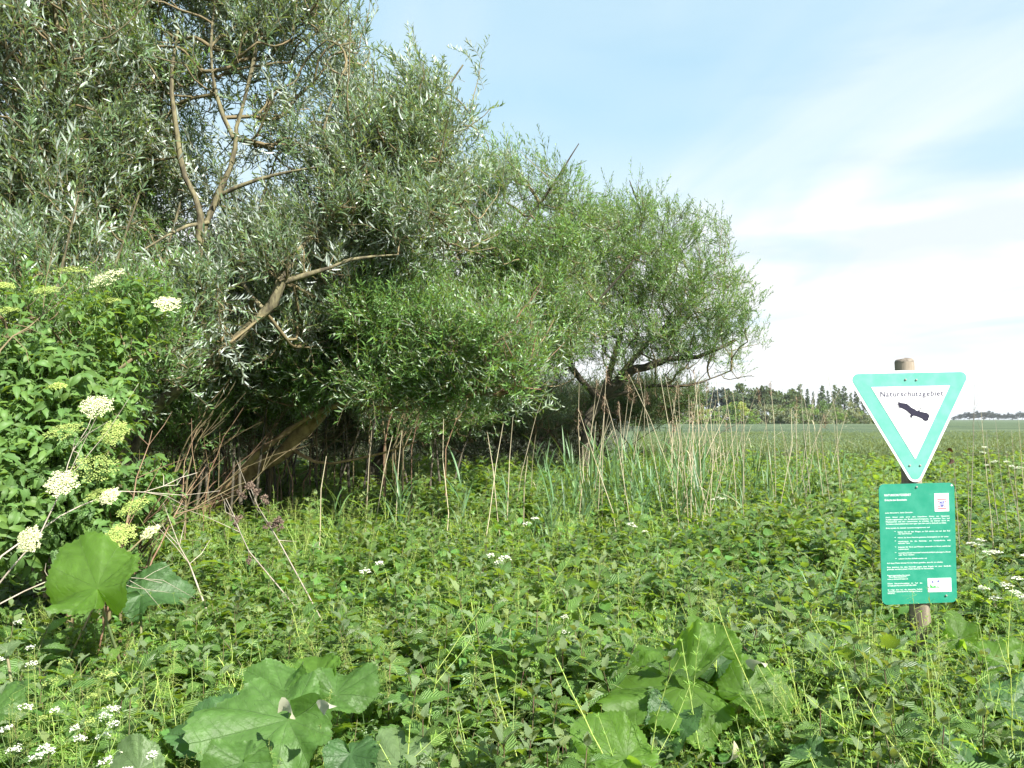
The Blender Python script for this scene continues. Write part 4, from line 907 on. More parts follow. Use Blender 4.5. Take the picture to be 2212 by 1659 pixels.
# --- nettles: positions first; the nearest 300 become single plants, the others one bed
nx, ny = spread(13000, 2.25, 23.5, 1.25)
dens = sstep(.28, .55, vnoise(nx, ny, 1.6, 21)) * .75 + .25
grassy = np.exp(-(((nx + 2.3) / 2.4) ** 2 + ((ny - 8.2) / 1.8) ** 2))       # cleavers-and-grass clearing left of centre
dens = dens * (1 - .8 * grassy)
k = (rng.random(len(nx)) < dens) & ~((np.abs(nx - 2.25 * ny / 4.64) < .36) & (ny > 3.9) & (ny < 4.72) & (rng.random(len(nx)) < .6)) & (ny < field_edge(nx) + .3) & keep_clear(nx, ny); nx, ny = nx[k], ny[k]
nh = veg_h(nx, ny) * (.68 + .62 * rng.random(len(nx)) ** 1.4); nh = np.minimum(nh, near_big(nx, ny))
nh = np.where(ny < 2.7, np.minimum(nh, .40), nh)
d = np.hypot(nx, ny); o = np.argsort(d); nx, ny, nh = nx[o], ny[o], nh[o]
inview = np.array([(-60 < proj((a, b, h))[0] < 2272) and (proj((a, b, h))[1] < 1690) for a, b, h in zip(nx, ny, nh)])
single = np.where(inview & (nh > .26))[0][:300]
rest = np.setdiff1d(np.arange(len(nx)), single); m = len(rest)
b = scatter('nettle_bed', NET, np.stack((nx[rest], ny[rest], np.zeros(m)), -1), rots(m, .13), nh[rest] / .62, rng.integers(0, 8, m))
tag(b, 'bed of stinging nettles stretching from the foreground to the reeds', kind='stuff')

def zone(x, y, z=.5):
    px, py = proj((x, y, z))
    row = 'at the bottom edge,' if py > 1580 else 'in the front row,' if py > 1480 else 'in the second row,' if py > 1390 else 'farther back,'
    if px < 330: w = 'among the white umbels'
    elif px < 830: w = 'around the left burdock leaves'
    elif px < 1230: w = 'between the burdock groups'
    elif px < 1720: w = 'around the right burdock leaves'
    elif px < 1990: w = 'left of the sign post'
    else: w = 'right of the sign post'
    return row + ' ' + w
def hname(h, lo, hi): return 'short' if h < lo else 'tall' if h > hi else 'medium'
protos = []
for s in range(6):
    pts, L = nettle_parts(40 + s); g = G(); g.tube(pts, np.linspace(.0042, .0020, len(pts)), 5)
    r = np.random.default_rng(s)
    stem = g.mesh('stem', M['nettle_stem']); lf = []
    for (p, q, Rm, ll, tip, a) in L:
        g = G(); V, Fq, U = nettle_leaf(ll, 14, r.uniform(.2, .9), r.uniform(.1, .28)); g.many(V, Fq, U, np.eye(3)[None], np.zeros((1, 3)))
        g.add(*(lambda tb: (np.concatenate(tb.V), [np.concatenate(tb.F[4])], np.concatenate(tb.U)))( (lambda tb: (tb.tube([Rm.T @ (p - q), (0, 0, 0)], .0012, 3), tb)[1])(G()) ))
        lf.append((g.mesh('leaf', M['nettle_top'] if tip else M['nettle']), Matrix(np.vstack((np.hstack((Rm, q[:, None])), (0, 0, 0, 1))).tolist())))
    g = G(); add_tassels(g, L, r, 0, 5); fl = g.mesh('flower_tassels', M['tassel'])
    g = G()
    for (p, q, Rm, ll, tip, a) in L:
        V, Fq, U = nettle_leaf(ll, 10, r.uniform(.2, .9), r.uniform(.1, .3)); g.many(V, Fq, U, Rm[None], q[None], 1 if tip else 0); g.tube([p, q], .001, 3, 2)
    joined = g.mesh('leaves', [M['nettle'], M['nettle_top'], M['stem_green']])
    protos.append((stem, lf, fl, joined))
for c, i in enumerate(single):
    s = int(rng.integers(0, 6)); stem, lf, fl, joined = protos[s]
    lean = rng.normal(0, .14, 2); rot = (lean[0], lean[1], rng.uniform(0, 6.28))
    ld = 'leaning' if abs(lean[0]) + abs(lean[1]) > .24 else 'upright'
    root = empty('stinging_nettle', (nx[i], ny[i], 0), '%s %s nettle %s' % (hname(nh[i], .40, .54), ld, zone(nx[i], ny[i], nh[i])), 'nettle', 'stinging nettles in the foreground', rot)
    root.scale = (nh[i] / .62,) * 3
    obj('stem', stem, root)
    if c < 90:
        for me, mt in lf:
            q = obj('leaf', me, root); q.matrix_local = mt
    else: tag(obj('leaves', joined, root), kind='stuff')
    if s % 3: tag(obj('flower_tassels', fl, root), kind='stuff')

# --- undergrowth of many kinds: nobody could count it
def bed(name, label, coll, n, y0, y1, p, hnom, hk, dfun=None, tilt=.12, xlo=-.7, xhi=.7, cap=True):
    x, y = spread(n, y0, y1, p, xlo, xhi); k = keep_clear(x, y) & (y < field_edge(x) + .4)
    if dfun is not None: k &= rng.random(len(x)) < dfun(x, y)
    x, y = x[k], y[k]; h = veg_h(x, y) * rng.uniform(hk[0], hk[1], len(x))
    if cap: h = np.minimum(h, near_big(x, y) * 1.0)
    h = np.where(y < 2.7, np.minimum(h, .40), h)
    m = len(x); b = scatter(name, coll, np.stack((x, y, np.zeros(m)), -1), rots(m, tilt), h / hnom, rng.integers(0, len(coll.objects), m))
    tag(b, label, kind='stuff'); return b
gz = lambda x, y: np.exp(-(((x + 2.3) / 2.6) ** 2 + ((y - 8.2) / 2.0) ** 2))
bed('low_leaves', 'heart-shaped leaves of low plants filling the space between the nettles', BRO, 7500, 2.1, 24, 1.25, .52, (.55, 1.0))
bed('goosegrass_mat', 'tangled pale green goosegrass over the nettles', CLE, 4600, 2.2, 16, 1.2, .66, (.8, 1.25), lambda x, y: .12 + .88 * np.maximum(gz(x, y), sstep(.55, .7, vnoise(x, y, 1.3, 33))), tilt=.3)
bed('goosegrass_mat', 'thick patch of pale goosegrass at the bottom right', CLE, 420, 2.3, 4.6, 1.2, .66, (.8, 1.15), None, .3, .12, .66)
bed('grass', 'fine green grass blades among the nettles', GRA, 6500, 2.1, 24, 1.2, .60, (.7, 1.2), lambda x, y: .25 + .75 * np.maximum(gz(x, y), sstep(.5, .7, vnoise(x, y, 1.0, 35))))
bed('coarse_grass', 'arching blue-green grass blades around the sign', BG, 620, 4.8, 10, 1.2, .62, (1.0, 1.5), None, .15, .14, .66)

# ------------------------------------------------------------ burdock plants with huge leaves
def burdock_mat(name, top, under, tcol, trans=.42):
    m, t, out = new_mat(name)
    uv = N(t, 'ShaderNodeUVMap'); su = N(t, 'ShaderNodeSeparateXYZ'); Lk(t, uv.outputs[0], su.inputs[0]); gi = N(t, 'ShaderNodeNewGeometry')
    tc = N(t, 'ShaderNodeTexCoord'); oi = N(t, 'ShaderNodeObjectInfo')
    nsv = N(t, 'ShaderNodeTexNoise', Scale=9.0, Detail=3.0); Lk(t, tc.outputs['Object'], nsv.inputs['Vector'])
    ad = mth(t, 'ABSOLUTE', mth(t, 'SUBTRACT', mth(t, 'FRACT', mth(t, 'ADD', su.outputs[0], .5)), .5))     # u counts veins
    wdt = mth(t, 'MULTIPLY', mth(t, 'MULTIPLY', ad, .45), su.outputs[1])
    vein = mth(t, 'MULTIPLY', maprange(t, wdt, .0004, .0032, 1, 0), maprange(t, su.outputs[1], .03, .22, 0, .85))
    ph = mth(t, 'SINE', mth(t, 'ADD', mth(t, 'MULTIPLY', mth(t, 'SUBTRACT', su.outputs[1], mth(t, 'MULTIPLY', ad, .30)), 58.0), mth(t, 'MULTIPLY', nsv.outputs[0], 7.0)))
    sec = mth(t, 'MULTIPLY', mth(t, 'MULTIPLY', maprange(t, ph, .93, 1.0), .22), maprange(t, su.outputs[1], .10, .30))
    vm = mth(t, 'MAXIMUM', vein, sec)
    ns = N(t, 'ShaderNodeTexNoise', Scale=16.0, Detail=6.0, Roughness=.6); Lk(t, tc.outputs['Object'], ns.inputs['Vector'])
    ns2 = N(t, 'ShaderNodeTexNoise', Scale=90.0, Detail=3.0); Lk(t, tc.outputs['Object'], ns2.inputs['Vector'])
    c = mixc(t, gi.outputs['Backfacing'], top, under)
    sc = mth(t, 'ADD', mth(t, 'ADD', .35, mth(t, 'MULTIPLY', ns.outputs[0], 1.25)), mth(t, 'MULTIPLY', mth(t, 'SUBTRACT', oi.outputs['Random'], .5), .35))
    v = N(t, 'ShaderNodeVectorMath', _operation='SCALE'); Lk(t, c, v.inputs[0]); Lk(t, sc, v.inputs['Scale'])
    c = mixc(t, mth(t, 'MULTIPLY', vm, .8), v.outputs[0], tuple(x * 2.2 + .08 for x in top))
    spot = maprange(t, ns2.outputs[0], .74, .80); c = mixc(t, mth(t, 'MULTIPLY', spot, .6), c, (.02, .02, .01))
    b = N(t, 'ShaderNodeBsdfPrincipled', Roughness=.48); b.inputs['Specular IOR Level'].default_value = .4; Lk(t, c, b.inputs['Base Color'])
    hgt = mth(t, 'SUBTRACT', mth(t, 'MULTIPLY', ns.outputs[0], 1.2), vm)
    bp = N(t, 'ShaderNodeBump', Strength=.8, Distance=.010); Lk(t, hgt, bp.inputs['Height']); Lk(t, bp.outputs[0], b.inputs['Normal'])
    tr = N(t, 'ShaderNodeBsdfTranslucent'); c2 = mixc(t, mth(t, 'MULTIPLY', vm, .5), tcol, tuple(x * .5 for x in tcol)); Lk(t, c2, tr.inputs[0])
    mx = N(t, 'ShaderNodeMixShader', Fac=trans); Lk(t, b.outputs[0], mx.inputs[1]); Lk(t, tr.outputs[0], mx.inputs[2]); Lk(t, mx.outputs[0], out.inputs[0]); return m
BM = [burdock_mat('burdock_leaf', (.072, .150, .032), (.22, .27, .18), (.22, .40, .035)),
      burdock_mat('burdock_leaf_deep', (.048, .110, .032), (.20, .25, .17), (.15, .32, .03), .34),
      burdock_mat('burdock_leaf_yellow', (.088, .175, .026), (.22, .28, .17), (.34, .55, .04), .55),
      burdock_mat('burdock_leaf_pale', (.115, .180, .070), (.26, .32, .22), (.25, .40, .10), .34)]
M['petiole'] = plain_mat('burdock_stalk', (.14, .20, .08), (.20, .17, .10), 8, .6)
def big_leaf(L, seed, mat):
    r = np.random.default_rng(seed); na, nr = 128, 14
    th = (np.arange(na) / na * 2 - 1) * math.pi; dg = np.degrees(np.abs(th))
    base = np.interp(dg, (0, 10, 25, 45, 70, 100, 130, 155, 170, 180), (1, .95, .83, .70, .62, .57, .53, .46, .30, .05))
    lob = 1 + .035 * np.sin(th * 7 + r.uniform(0, 6)) + .03 * np.sin(th * 11 + r.uniform(0, 6)); tooth = 1 + .022 * np.where(np.arange(na) % 2, 1, -1)
    rad = base * lob * tooth; nv = 11.0
    rho = (np.linspace(0, 1, nr + 1)[1:]) ** .8
    X, Y, Z, U = [], [], [], []
    a1, a2, k1, k2 = r.uniform(0, 6, 2).tolist() + [r.integers(2, 4), r.integers(4, 7)]
    for q in rho:
        rr = rad * q; x = np.sin(th) * rr; y = np.cos(th) * rr
        fr = np.abs((th / (2 * math.pi) * nv + .5) % 1 - .5) * 2
        z = .21 * q ** 1.6 * np.sin(k1 * th + a1) + .10 * q ** 2.5 * np.sin(k2 * th + a2) + (.038 * np.sin(math.pi * fr * .5) + .008 * np.sin(q * 34 - fr * 5)) * q * np.sin(math.pi * min(1, q * .85)) - .16 * (q * base) ** 2.2 * np.cos(th).clip(0, 1)
        z = z + .16 * q * base * np.abs(np.sin(th)) * (.6 + .5 * r.random()) + .018 * q ** 4 * np.sin(19 * th + a2)
        X.append(x); Y.append(y); Z.append(z); U.append(np.stack((th / (2 * math.pi) * nv, rr), -1))
    V = np.stack((np.concatenate(X), np.concatenate(Y), np.concatenate(Z)), -1); V = np.vstack((V, (0, 0, 0))); U = np.vstack((np.concatenate(U), (0, 0)))
    j = np.arange(na); Fq = []
    for i in range(nr - 1):
        jj = j[:-1]; Fq.append(np.stack((i * na + jj, i * na + jj + 1, (i + 1) * na + jj + 1, (i + 1) * na + jj), -1))
    Fq = np.concatenate(Fq); c = len(V) - 1; Ft = np.stack((np.full(na - 1, c), j[:-1] + 1, j[:-1]), -1)
    return mesh('leaf', V * L, [Ft, Fq], mat, U)
BL = {'tall': 'butterbur with one tall upright rounded leaf catching the sun at left', 'left': 'burdock with the widest overlapping leaves at the bottom left of centre',
      'left2': 'burdock with pale low leaves at the bottom edge left of centre', 'edge': 'burdock with pale leaf cut off by the left edge', 'right': 'burdock with large translucent leaves right of centre, one upright at the back',
      'right2': 'burdock with one bright yellow-green leaf at the bottom edge right of centre', 'right3': 'young burdock with a small pale leaf left of the sign post', 'sign': 'burdock with yellow-green leaves just right of the sign post',
      'corner': 'burdock with a veined leaf in the bottom right corner', 'corner2': 'small burdock low under the goosegrass at bottom right'}
roots = {}
for i, (x0, x1, y0, y1, ta, tilt, tone, h, grp) in enumerate(BIG):
    c, w = leafpos[i]
    if grp not in roots:
        mem = [leafpos[j][0] for j in range(len(BIG)) if BIG[j][8] == grp]; b = np.mean(mem, 0) + (0, .25 if grp != 'sign' else .1, 0); b[2] = 0
        roots[grp] = (empty('burdock', b, BL[grp], 'burdock'), b)
    root, b = roots[grp]; r = np.random.default_rng(600 + i)
    L = w / 1.32; tl = R(tilt); n = np.array((r.normal(0, .12), -math.sin(tl), math.cos(tl))); n /= np.linalg.norm(n)
    ex = np.array((1.0, 0, 0)); ex -= n * (ex @ n); ex /= np.linalg.norm(ex); ey = np.cross(n, ex)
    d = ex * math.cos(R(ta)) + ey * math.sin(R(ta)); x = np.cross(d, n)
    Rm = np.stack((x, d, n), 1); att = c - d * L * .22
    o = obj('leaf', big_leaf(L, 70 + i, BM[tone]), root); o.matrix_local = Matrix(np.vstack((np.hstack((Rm, (att - b)[:, None])), (0, 0, 0, 1))).tolist())
    g = G(); e = att - b; g.tube([(0, 0, 0), e * (.45, .45, .35) - (0, 0, 0), e * (.85, .85, .8), e], (.010, .009, .007, .006), 6); obj('stalk', g.mesh('stalk', M['petiole']), root)

# ------------------------------------------------------------ goosegrass stems that rise at lower right, single plants
cp = []
r = np.random.default_rng(5)
for k in range(46):
    px = r.uniform(1560, 2205) if k < 36 else r.uniform(900, 1450); Y = r.uniform(2.7, 4.4) if k < 36 else r.uniform(2.8, 3.4); x = (px - 1106) / F * Y
    g, st = cleaver_geo(100 + k, r.uniform(.55, .95), .06, side=int(r.integers(1, 4)), lean=.10)
    if abs(x - 2.2) < .35 and Y > 3.4: x -= .7
    root = empty('goosegrass', (x, Y, 0), '%s goosegrass stem %s' % (('lone', 'branching')[k % 2], zone(x, Y, .6)), 'goosegrass', 'goosegrass stems in the foreground', (R(r.uniform(-12, 6)), R(r.uniform(-22, 2)), 0))
    obj('stem', st.mesh('stem', M['cleaver_stem']), root); tag(obj('whorls', g.mesh('whorls', M['cleaver']), root), kind='stuff')
# the three tips in front of the lower part of the board
for k, (px, Y, h) in enumerate([(1950, 4.35, .66), (1982, 4.35, .62), (2012, 4.4, .60)]):
    x = (px - 1106) / F * Y; g, st = cleaver_geo(300 + k, h, .05, side=2, lean=.03)
    root = empty('goosegrass', (x + .04, Y, 0), ('left', 'middle', 'right')[k] + 'most of three goosegrass tips standing before the lower edge of the green board', 'goosegrass', 'goosegrass tips in front of the board')
    root['label'] = root['label'].replace('middlemost', 'middle')
    obj('stem', st.mesh('stem', M['cleaver_stem']), root); tag(obj('whorls', g.mesh('whorls', M['cleaver']), root), kind='stuff')

# ------------------------------------------------------------ cow parsley with white umbels
def umbel(g, c, rad, r, nray=9, m=0, ms=1, dome=.35, nf=9, base=None, fs=.006):
    base = c - np.array((0, 0, rad * .9)) if base is None else base
    for j in range(nray):
        a = j * 2.4; q = rad * math.sqrt((j + .5) / nray); e = c + np.array((math.cos(a) * q, math.sin(a) * q, -dome * q * q / rad)) + r.normal(0, rad * .05, 3)
        g.tube([base, e], .0008, 3, ms)
        for f in range(nf):
            b = f * 2.4; s = rad * .26 * math.sqrt((f + .5) / nf); p = e + np.array((math.cos(b) * s, math.sin(b) * s, r.normal(0, .003)))
            z = r.normal(0, .35, 2); nn = rot_to((math.cos(b), math.sin(b), z[0] * .5), z[1]); V, Fq, U = leaf(fs * 2, fs * 1.8, 2, fold=.15, curl=.2); g.many(V - (0, fs, 0), Fq, U, nn[None], p[None], m)
def fern(g, p, d, L, r, m=0):
    d = np.asarray(d, float); d /= np.linalg.norm(d); side = np.cross(d, (0, 0, 1)); side /= np.linalg.norm(side)
    g.tube([p, p + d * L * .5, p + d * L - (0, 0, L * .12)], (.0016, .0012, .0006), 3, 1)
    for i in range(6):
        f = .3 + .12 * i; q = p + d * L * f - (0, 0, L * .12 * f * f)
        for s in (-1, 1):
            e = side * s + d * .7; l2 = L * .38 * (1.05 - f)
            for j in range(4):
                w = q + e * l2 * (j + 1) / 4 * .8
                for s2 in (-1, 1):
                    V, Fq, U = leaf(.022, .010, 2); g.many(V, Fq, U, rot_to(e * .6 + d * s2 * .8, r.normal(0, .3))[None], w[None], m)
def parsley(px, py, Y, label, ump='white_flower', n=5, rad=.024, group='cow parsley plants in flower'):
    r = np.random.default_rng(int(px * 7 + py)); top = P(px, py, Y); foot = top * (1, 1, 0) + (r.normal(0, .04), r.normal(0, .03), 0); H = top[2]
    root = empty('cow_parsley', foot, label, 'cow parsley', group); g = G(); lf = G(); t = top - foot
    g.tube([(0, 0, 0), t * (.3, .3, .5), t * (.7, .7, .82)], (.004, .003, .0022), 5); hub = t * (.7, .7, .82)
    for i in range(3): a = r.uniform(0, 6.28); fern(lf, t * (.3, .3, .3 + .15 * i), (math.cos(a), math.sin(a), .5), .22, r)
    for i in range(n):
        c = t + r.normal(0, 1, 3) * (.075, .06, .05) * (i > 0); g.tube([hub, (hub + c) / 2 + (0, 0, .01), c - (0, 0, rad * .9)], (.0018, .0014, .001), 3)
        u = G(); umbel(u, c, rad * r.uniform(.7, 1.2), r, 8, nf=6, base=c - (0, 0, rad * .9), fs=.0036 if Y < 4.5 else .006); obj('flower_umbel', u.mesh('flower_umbel', [M[ump], M['stem_green']]), root)
    obj('stem', g.mesh('stem', M['stem_green']), root); tag(obj('leaves', lf.mesh('leaves', [M['cleaver'], M['stem_green']]), root), kind='stuff')
for (px, py, Y, lab, fl, n) in [
    (15, 1570, 2.55, 'cow parsley with white umbels at the left edge near the bottom', 'white_flower', 5), (95, 1610, 2.5, 'cow parsley with several white umbels beside the bottom left corner', 'white_flower', 7),
    (175, 1590, 2.6, 'cow parsley with small white heads between the corner and the pale leaf', 'white_flower', 5), (245, 1560, 2.8, 'cow parsley with scattered white heads left of the dark burdock leaf', 'white_flower', 6),
    (70, 1430, 3.3, 'cow parsley with one open umbel and green buds at the left', 'white_flower', 4), (150, 1460, 3.2, 'cow parsley gone to green seed heads at lower left', 'bud_flower', 6), (40, 1340, 3.9, 'cow parsley in white bloom below the tall butterbur', 'white_flower', 3),
    (330, 1625, 2.6, 'low cow parsley in the bottom left in front of the pale burdock leaf', 'white_flower', 4), (200, 1500, 3.0, 'cow parsley with yellow-green heads in the lower left tangle', 'bud_flower', 6), (120, 1530, 2.8, 'cow parsley with thin white heads over the lower left tangle', 'white_flower', 5), (790, 1230, 4.9, 'cow parsley with faint white flowers in the middle left', 'white_flower', 2),
    (1075, 1212, 5.2, 'cow parsley with tiny white umbels in the middle of the nettle bed', 'white_flower', 3), (1220, 1330, 4.1, 'cow parsley with a flat white head above the front nettles', 'white_flower', 2), (1140, 1128, 6.6, 'cow parsley with a white head near the dry reed stalks', 'white_flower', 2),
    (2100, 1172, 5.3, 'white umbel right beside the green board', 'white_flower', 3), (2135, 1190, 5.2, 'white umbels a little right of the board, second from it', 'white_flower', 3), (2175, 1262, 5.0, 'white umbels low at the right edge', 'white_flower', 4), (2205, 1285, 4.9, 'white umbel cut by the right edge of the picture', 'white_flower', 3),
    (2150, 995, 9.5, 'far white umbels against the barley at the right', 'white_flower', 4), (2120, 975, 11.5, 'farthest white umbel standing out above the weeds at right', 'white_flower', 3), (2195, 1010, 9.0, 'white umbels above the weeds at the right edge near the field', 'white_flower', 4),
    (1370, 1135, 7.5, 'white umbels in the nettles under the green reeds', 'white_flower', 3), (1560, 1075, 9.0, 'white umbel behind the nettles left of the sign', 'white_flower', 3)]:
    parsley(px, py, Y, lab, fl, n if Y > 4.5 else max(2, n - 2), .021 if Y < 4.5 else .034)

# ------------------------------------------------------------ elder with cream umbels at the left
def elder_shoot(seed):
    r = np.random.default_rng(seed + 40); g = G(); L = .30
    g.tube([(0, 0, 0), (.01, .01, L * .5), (.0, .02, L)], (.005, .004, .002), 4, 1)
    for i in range(3):
        for s in (0, 1):
            f = .25 + i * .33; a = i * 1.57 + s * 3.14 + r.normal(0, .2); el = .25 + .5 * f; p = np.array((0, 0, L * f)); d = np.array((math.cos(a) * math.cos(el), math.sin(a) * math.cos(el), math.sin(el)))
            e = p + d * .15; g.tube([p, e], .0014, 3, 1); side = np.cross(d, (0, 0, 1)); side /= np.linalg.norm(side)
            for (ff, sg) in ((.45, -1), (.45, 1), (.8, -1), (.8, 1), (1.0, 0)):
                q = p + d * .15 * ff; dd = side * sg * 1.0 + d * (.45 if sg else 1) + (0, 0, -.35)
                ll = r.uniform(.075, .105); V, Fq, U = leaf(ll, ll * .42, 6, ((0, .15, .4, .75, 1), (.2, .8, 1, .6, .03)), .05, r.uniform(.1, .35), r.uniform(.3, .9)); g.many(V, Fq, U, rot_to(dd, r.normal(0, .2))[None], q[None])
    return g.mesh('elder_shoot', [M['elder'], M['stem_green']])
EL_SET = make_set('elder_set', [elder_shoot(s) for s in range(5)])
def elder(label, x, Y, blobs, heads, n_sh, seed):
    root = willow('elder_bush', label, [(stems_to(x + dx0, 1290, 1290 - hh * .85, Y, dx, .1), .022, .008) for dx0, dx, hh in ((0, 20, 500), (-50, -40, 420), (60, 60, 430), (20, 90, 360), (-20, 10, 300))],
                  blobs, 260, n_sh, EL_SET, seed, bark='twig', cat='shrub', wind=0, upb=.8, scale=(.7, 1.15), jit=.2, whips=6, wl=.3)
    foot = np.array(root.location); r = np.random.default_rng(seed)
    for (px, py, Yh, w, kind, tl) in heads:
        Yh -= .45; c = P(px, py, Yh); rad = w * .82 * Yh / F / 2; u = G()
        umbel(u, np.zeros(3), rad, r, 26, 0, 1, .30, 13, np.array((0, 0, -rad * .9)), .0055)
        u.tube([(0, 0, -rad * .9), (0, .02, -rad * 2.6)], .0022, 4, 1)
        obj('flower_umbel', u.mesh('flower_umbel', [M[kind], M['stem_green']]), root, c - foot, (R(tl), R(r.uniform(-25, 25)), 0))
elder('elder bush with flat cream flower heads, upper part at the left edge', 130, 5.9,
      [(110, 760, 5.9, 150, 85, .4, 1), (60, 690, 5.8, 110, 50, .35, .5), (90, 880, 5.8, 140, 70, .35, .7), (270, 720, 6.1, 70, 40, .3, .3)],
      [(155, 578, 5.7, 80, 'bud_flower', 10), (228, 592, 5.7, 90, 'cream_flower', 35), (100, 622, 5.6, 60, 'bud_flower', 25), (362, 650, 5.9, 62, 'cream_flower', 40), (10, 612, 5.5, 50, 'bud_flower', 15),
       (240, 645, 5.8, 45, 'bud_flower', 20), (208, 872, 5.5, 75, 'cream_flower', 45), (15, 665, 5.5, 60, 'bud_flower', 15), (125, 830, 5.5, 40, 'bud_flower', 20)], 190, 61)
elder('elder bush in bud, lower part above the tall butterbur leaf', 150, 5.4,
      [(110, 1030, 5.4, 140, 70, .35, 1), (210, 980, 5.5, 70, 40, .25, .4), (60, 1130, 5.2, 110, 70, .35, .6), (270, 1110, 5.4, 80, 60, .3, .4)],
      [(140, 922, 5.2, 85, 'bud_flower', 25), (245, 930, 5.3, 70, 'bud_flower', 60), (205, 1000, 5.1, 110, 'bud_flower', 30), (132, 1040, 5.0, 75, 'cream_flower', 50), (285, 1088, 5.2, 80, 'bud_flower', 25),
       (60, 1165, 4.7, 62, 'cream_flower', 75), (260, 1150, 5.0, 70, 'bud_flower', 45), (322, 1145, 5.2, 48, 'cream_flower', 30), (210, 1062, 5.1, 60, 'bud_flower', 20), (235, 1068, 5.05, 50, 'cream_flower', 45)], 400, 62)

# ------------------------------------------------------------ dead twigs, dried burdock stalks
def dead(name, label, pts_px, rad, mat='twig_grey', side=5, seed=0, burrs=(), cat='dead branch', L=.25):
    r = np.random.default_rng(seed + 80); A = limb_pts(pts_px, .10); A = A + r.normal(0, .006, A.shape); dz = A[1] - A[0]; sh = dz[:2] / max(dz[2], .02) * A[0][2]; sh = sh * min(1, .6 / (np.linalg.norm(sh) + 1e-6)); foot = A[0] * (1, 1, 0) - (sh[0], sh[1], 0); root = empty(name, foot, label, cat); g = G()
    g.tube(np.vstack(((0, 0, 0), A - foot)), np.concatenate(([rad], np.linspace(rad, rad * .35, len(A)))), 6)
    obj('stem', g.mesh('stem', M[mat]), root)
    for k in range(side):
        s = r.integers(len(A) // 4, len(A) - 1); d = A[s] - A[s - 1]; d /= np.linalg.norm(d); d = d + r.normal(0, .7, 3); h = G(); ln = L * r.uniform(.5, 1.2)
        p = A[s] - foot; q = p + d * ln * .5 + r.normal(0, .02, 3); h.tube([p, q, q + (d + r.normal(0, .3, 3)) * ln * .5], (rad * .45, rad * .35, rad * .2), 4); obj('side_twig', h.mesh('side_twig', M[mat]), root)
    for (px, py, Y, w) in burrs:
        c = P(px, py, Y) - foot; rr = w * .75 * Y / F / 2; h = G()
        i = int(np.argmin(np.linalg.norm(A - foot - c, axis=1))); h.tube([A[i] - foot, c], .002, 4)
        for b in range(5):
            cc = c + r.normal(0, rr * .45, 3)
            for s in range(46):
                d = r.normal(size=3); d /= np.linalg.norm(d); V, Fq, U = leaf(rr * .75, rr * .20, 2, fold=.4); h.many(V, Fq, U, rot_to(d, r.uniform(0, 6))[None], cc[None])
        obj('seed_head', h.mesh('seed_head', M['burr']), root)
dead('dried_burdock', 'dried burdock stalk with brown burr clusters at its top, left of the middle', [(640, 1240, 5.6), (600, 1170, 5.6), (565, 1110, 5.6), (540, 1055, 5.6)], .0055, side=2, seed=1, cat='dried burdock',
     burrs=((540, 1052, 5.6, 26), (555, 1060, 5.6, 22), (572, 1078, 5.6, 22), (522, 1068, 5.6, 20), (593, 1128, 5.6, 28), (605, 1136, 5.6, 22), (580, 1133, 5.6, 18)))
dead('dried_burdock', 'forked bleached burdock stalk with a few burrs, left of the burr-topped one', [(560, 1225, 5.5), (530, 1170, 5.5), (505, 1110, 5.5), (485, 1078, 5.5)], .0048, side=3, seed=2, cat='dried burdock', burrs=((512, 1122, 5.5, 22), (508, 1135, 5.5, 18), (537, 1210, 5.5, 16)))
dead('dried_burdock', 'bare forked grey stalk low between the butterbur and the dried burdock', [(430, 1265, 5.3), (400, 1200, 5.3), (385, 1165, 5.3), (400, 1130, 5.3)], .006, side=4, seed=3, cat='dried stalk')
for i, (pp, rad, mt, lab) in enumerate([
    ([(0, 1200, 4.6), (110, 1130, 4.8), (230, 1070, 5.0), (330, 1055, 5.1), (430, 1020, 5.3)], .005, 'twig_grey', 'long grey dead twig crossing the elder above the tall butterbur leaf'),
    ([(290, 1330, 5.0), (330, 1210, 5.2), (390, 1090, 5.5), (440, 1010, 5.8)], .007, 'twig_red', 'orange-brown bare branch rising right of the tall butterbur leaf'),
    ([(255, 1240, 4.9), (275, 1130, 5.0), (300, 1020, 5.2), (330, 930, 5.4)], .006, 'twig_red', 'steep reddish branch behind the tall butterbur leaf'),
    ([(250, 1210, 5.0), (330, 1150, 5.3), (430, 1090, 5.8), (530, 1040, 6.4)], .006, 'twig', 'low brown branch slanting towards the sunlit trunk'),
    ([(10, 1240, 4.4), (90, 1150, 4.5), (140, 1040, 4.7), (165, 940, 4.9)], .005, 'twig_grey', 'grey dead twig at the left edge leaning over the elder'),
    ([(0, 1310, 4.2), (120, 1250, 4.4), (260, 1245, 4.6), (350, 1260, 4.8)], .004, 'twig_grey', 'horizontal thin dead twig across the tall butterbur leaf'),
    ([(0, 755, 5.0), (70, 700, 5.2), (180, 610, 5.5)], .006, 'twig', 'dark twig crossing the elder at the left edge')]):
    dead('dead_branch', lab, pp, rad, mt, 6, 10 + i)
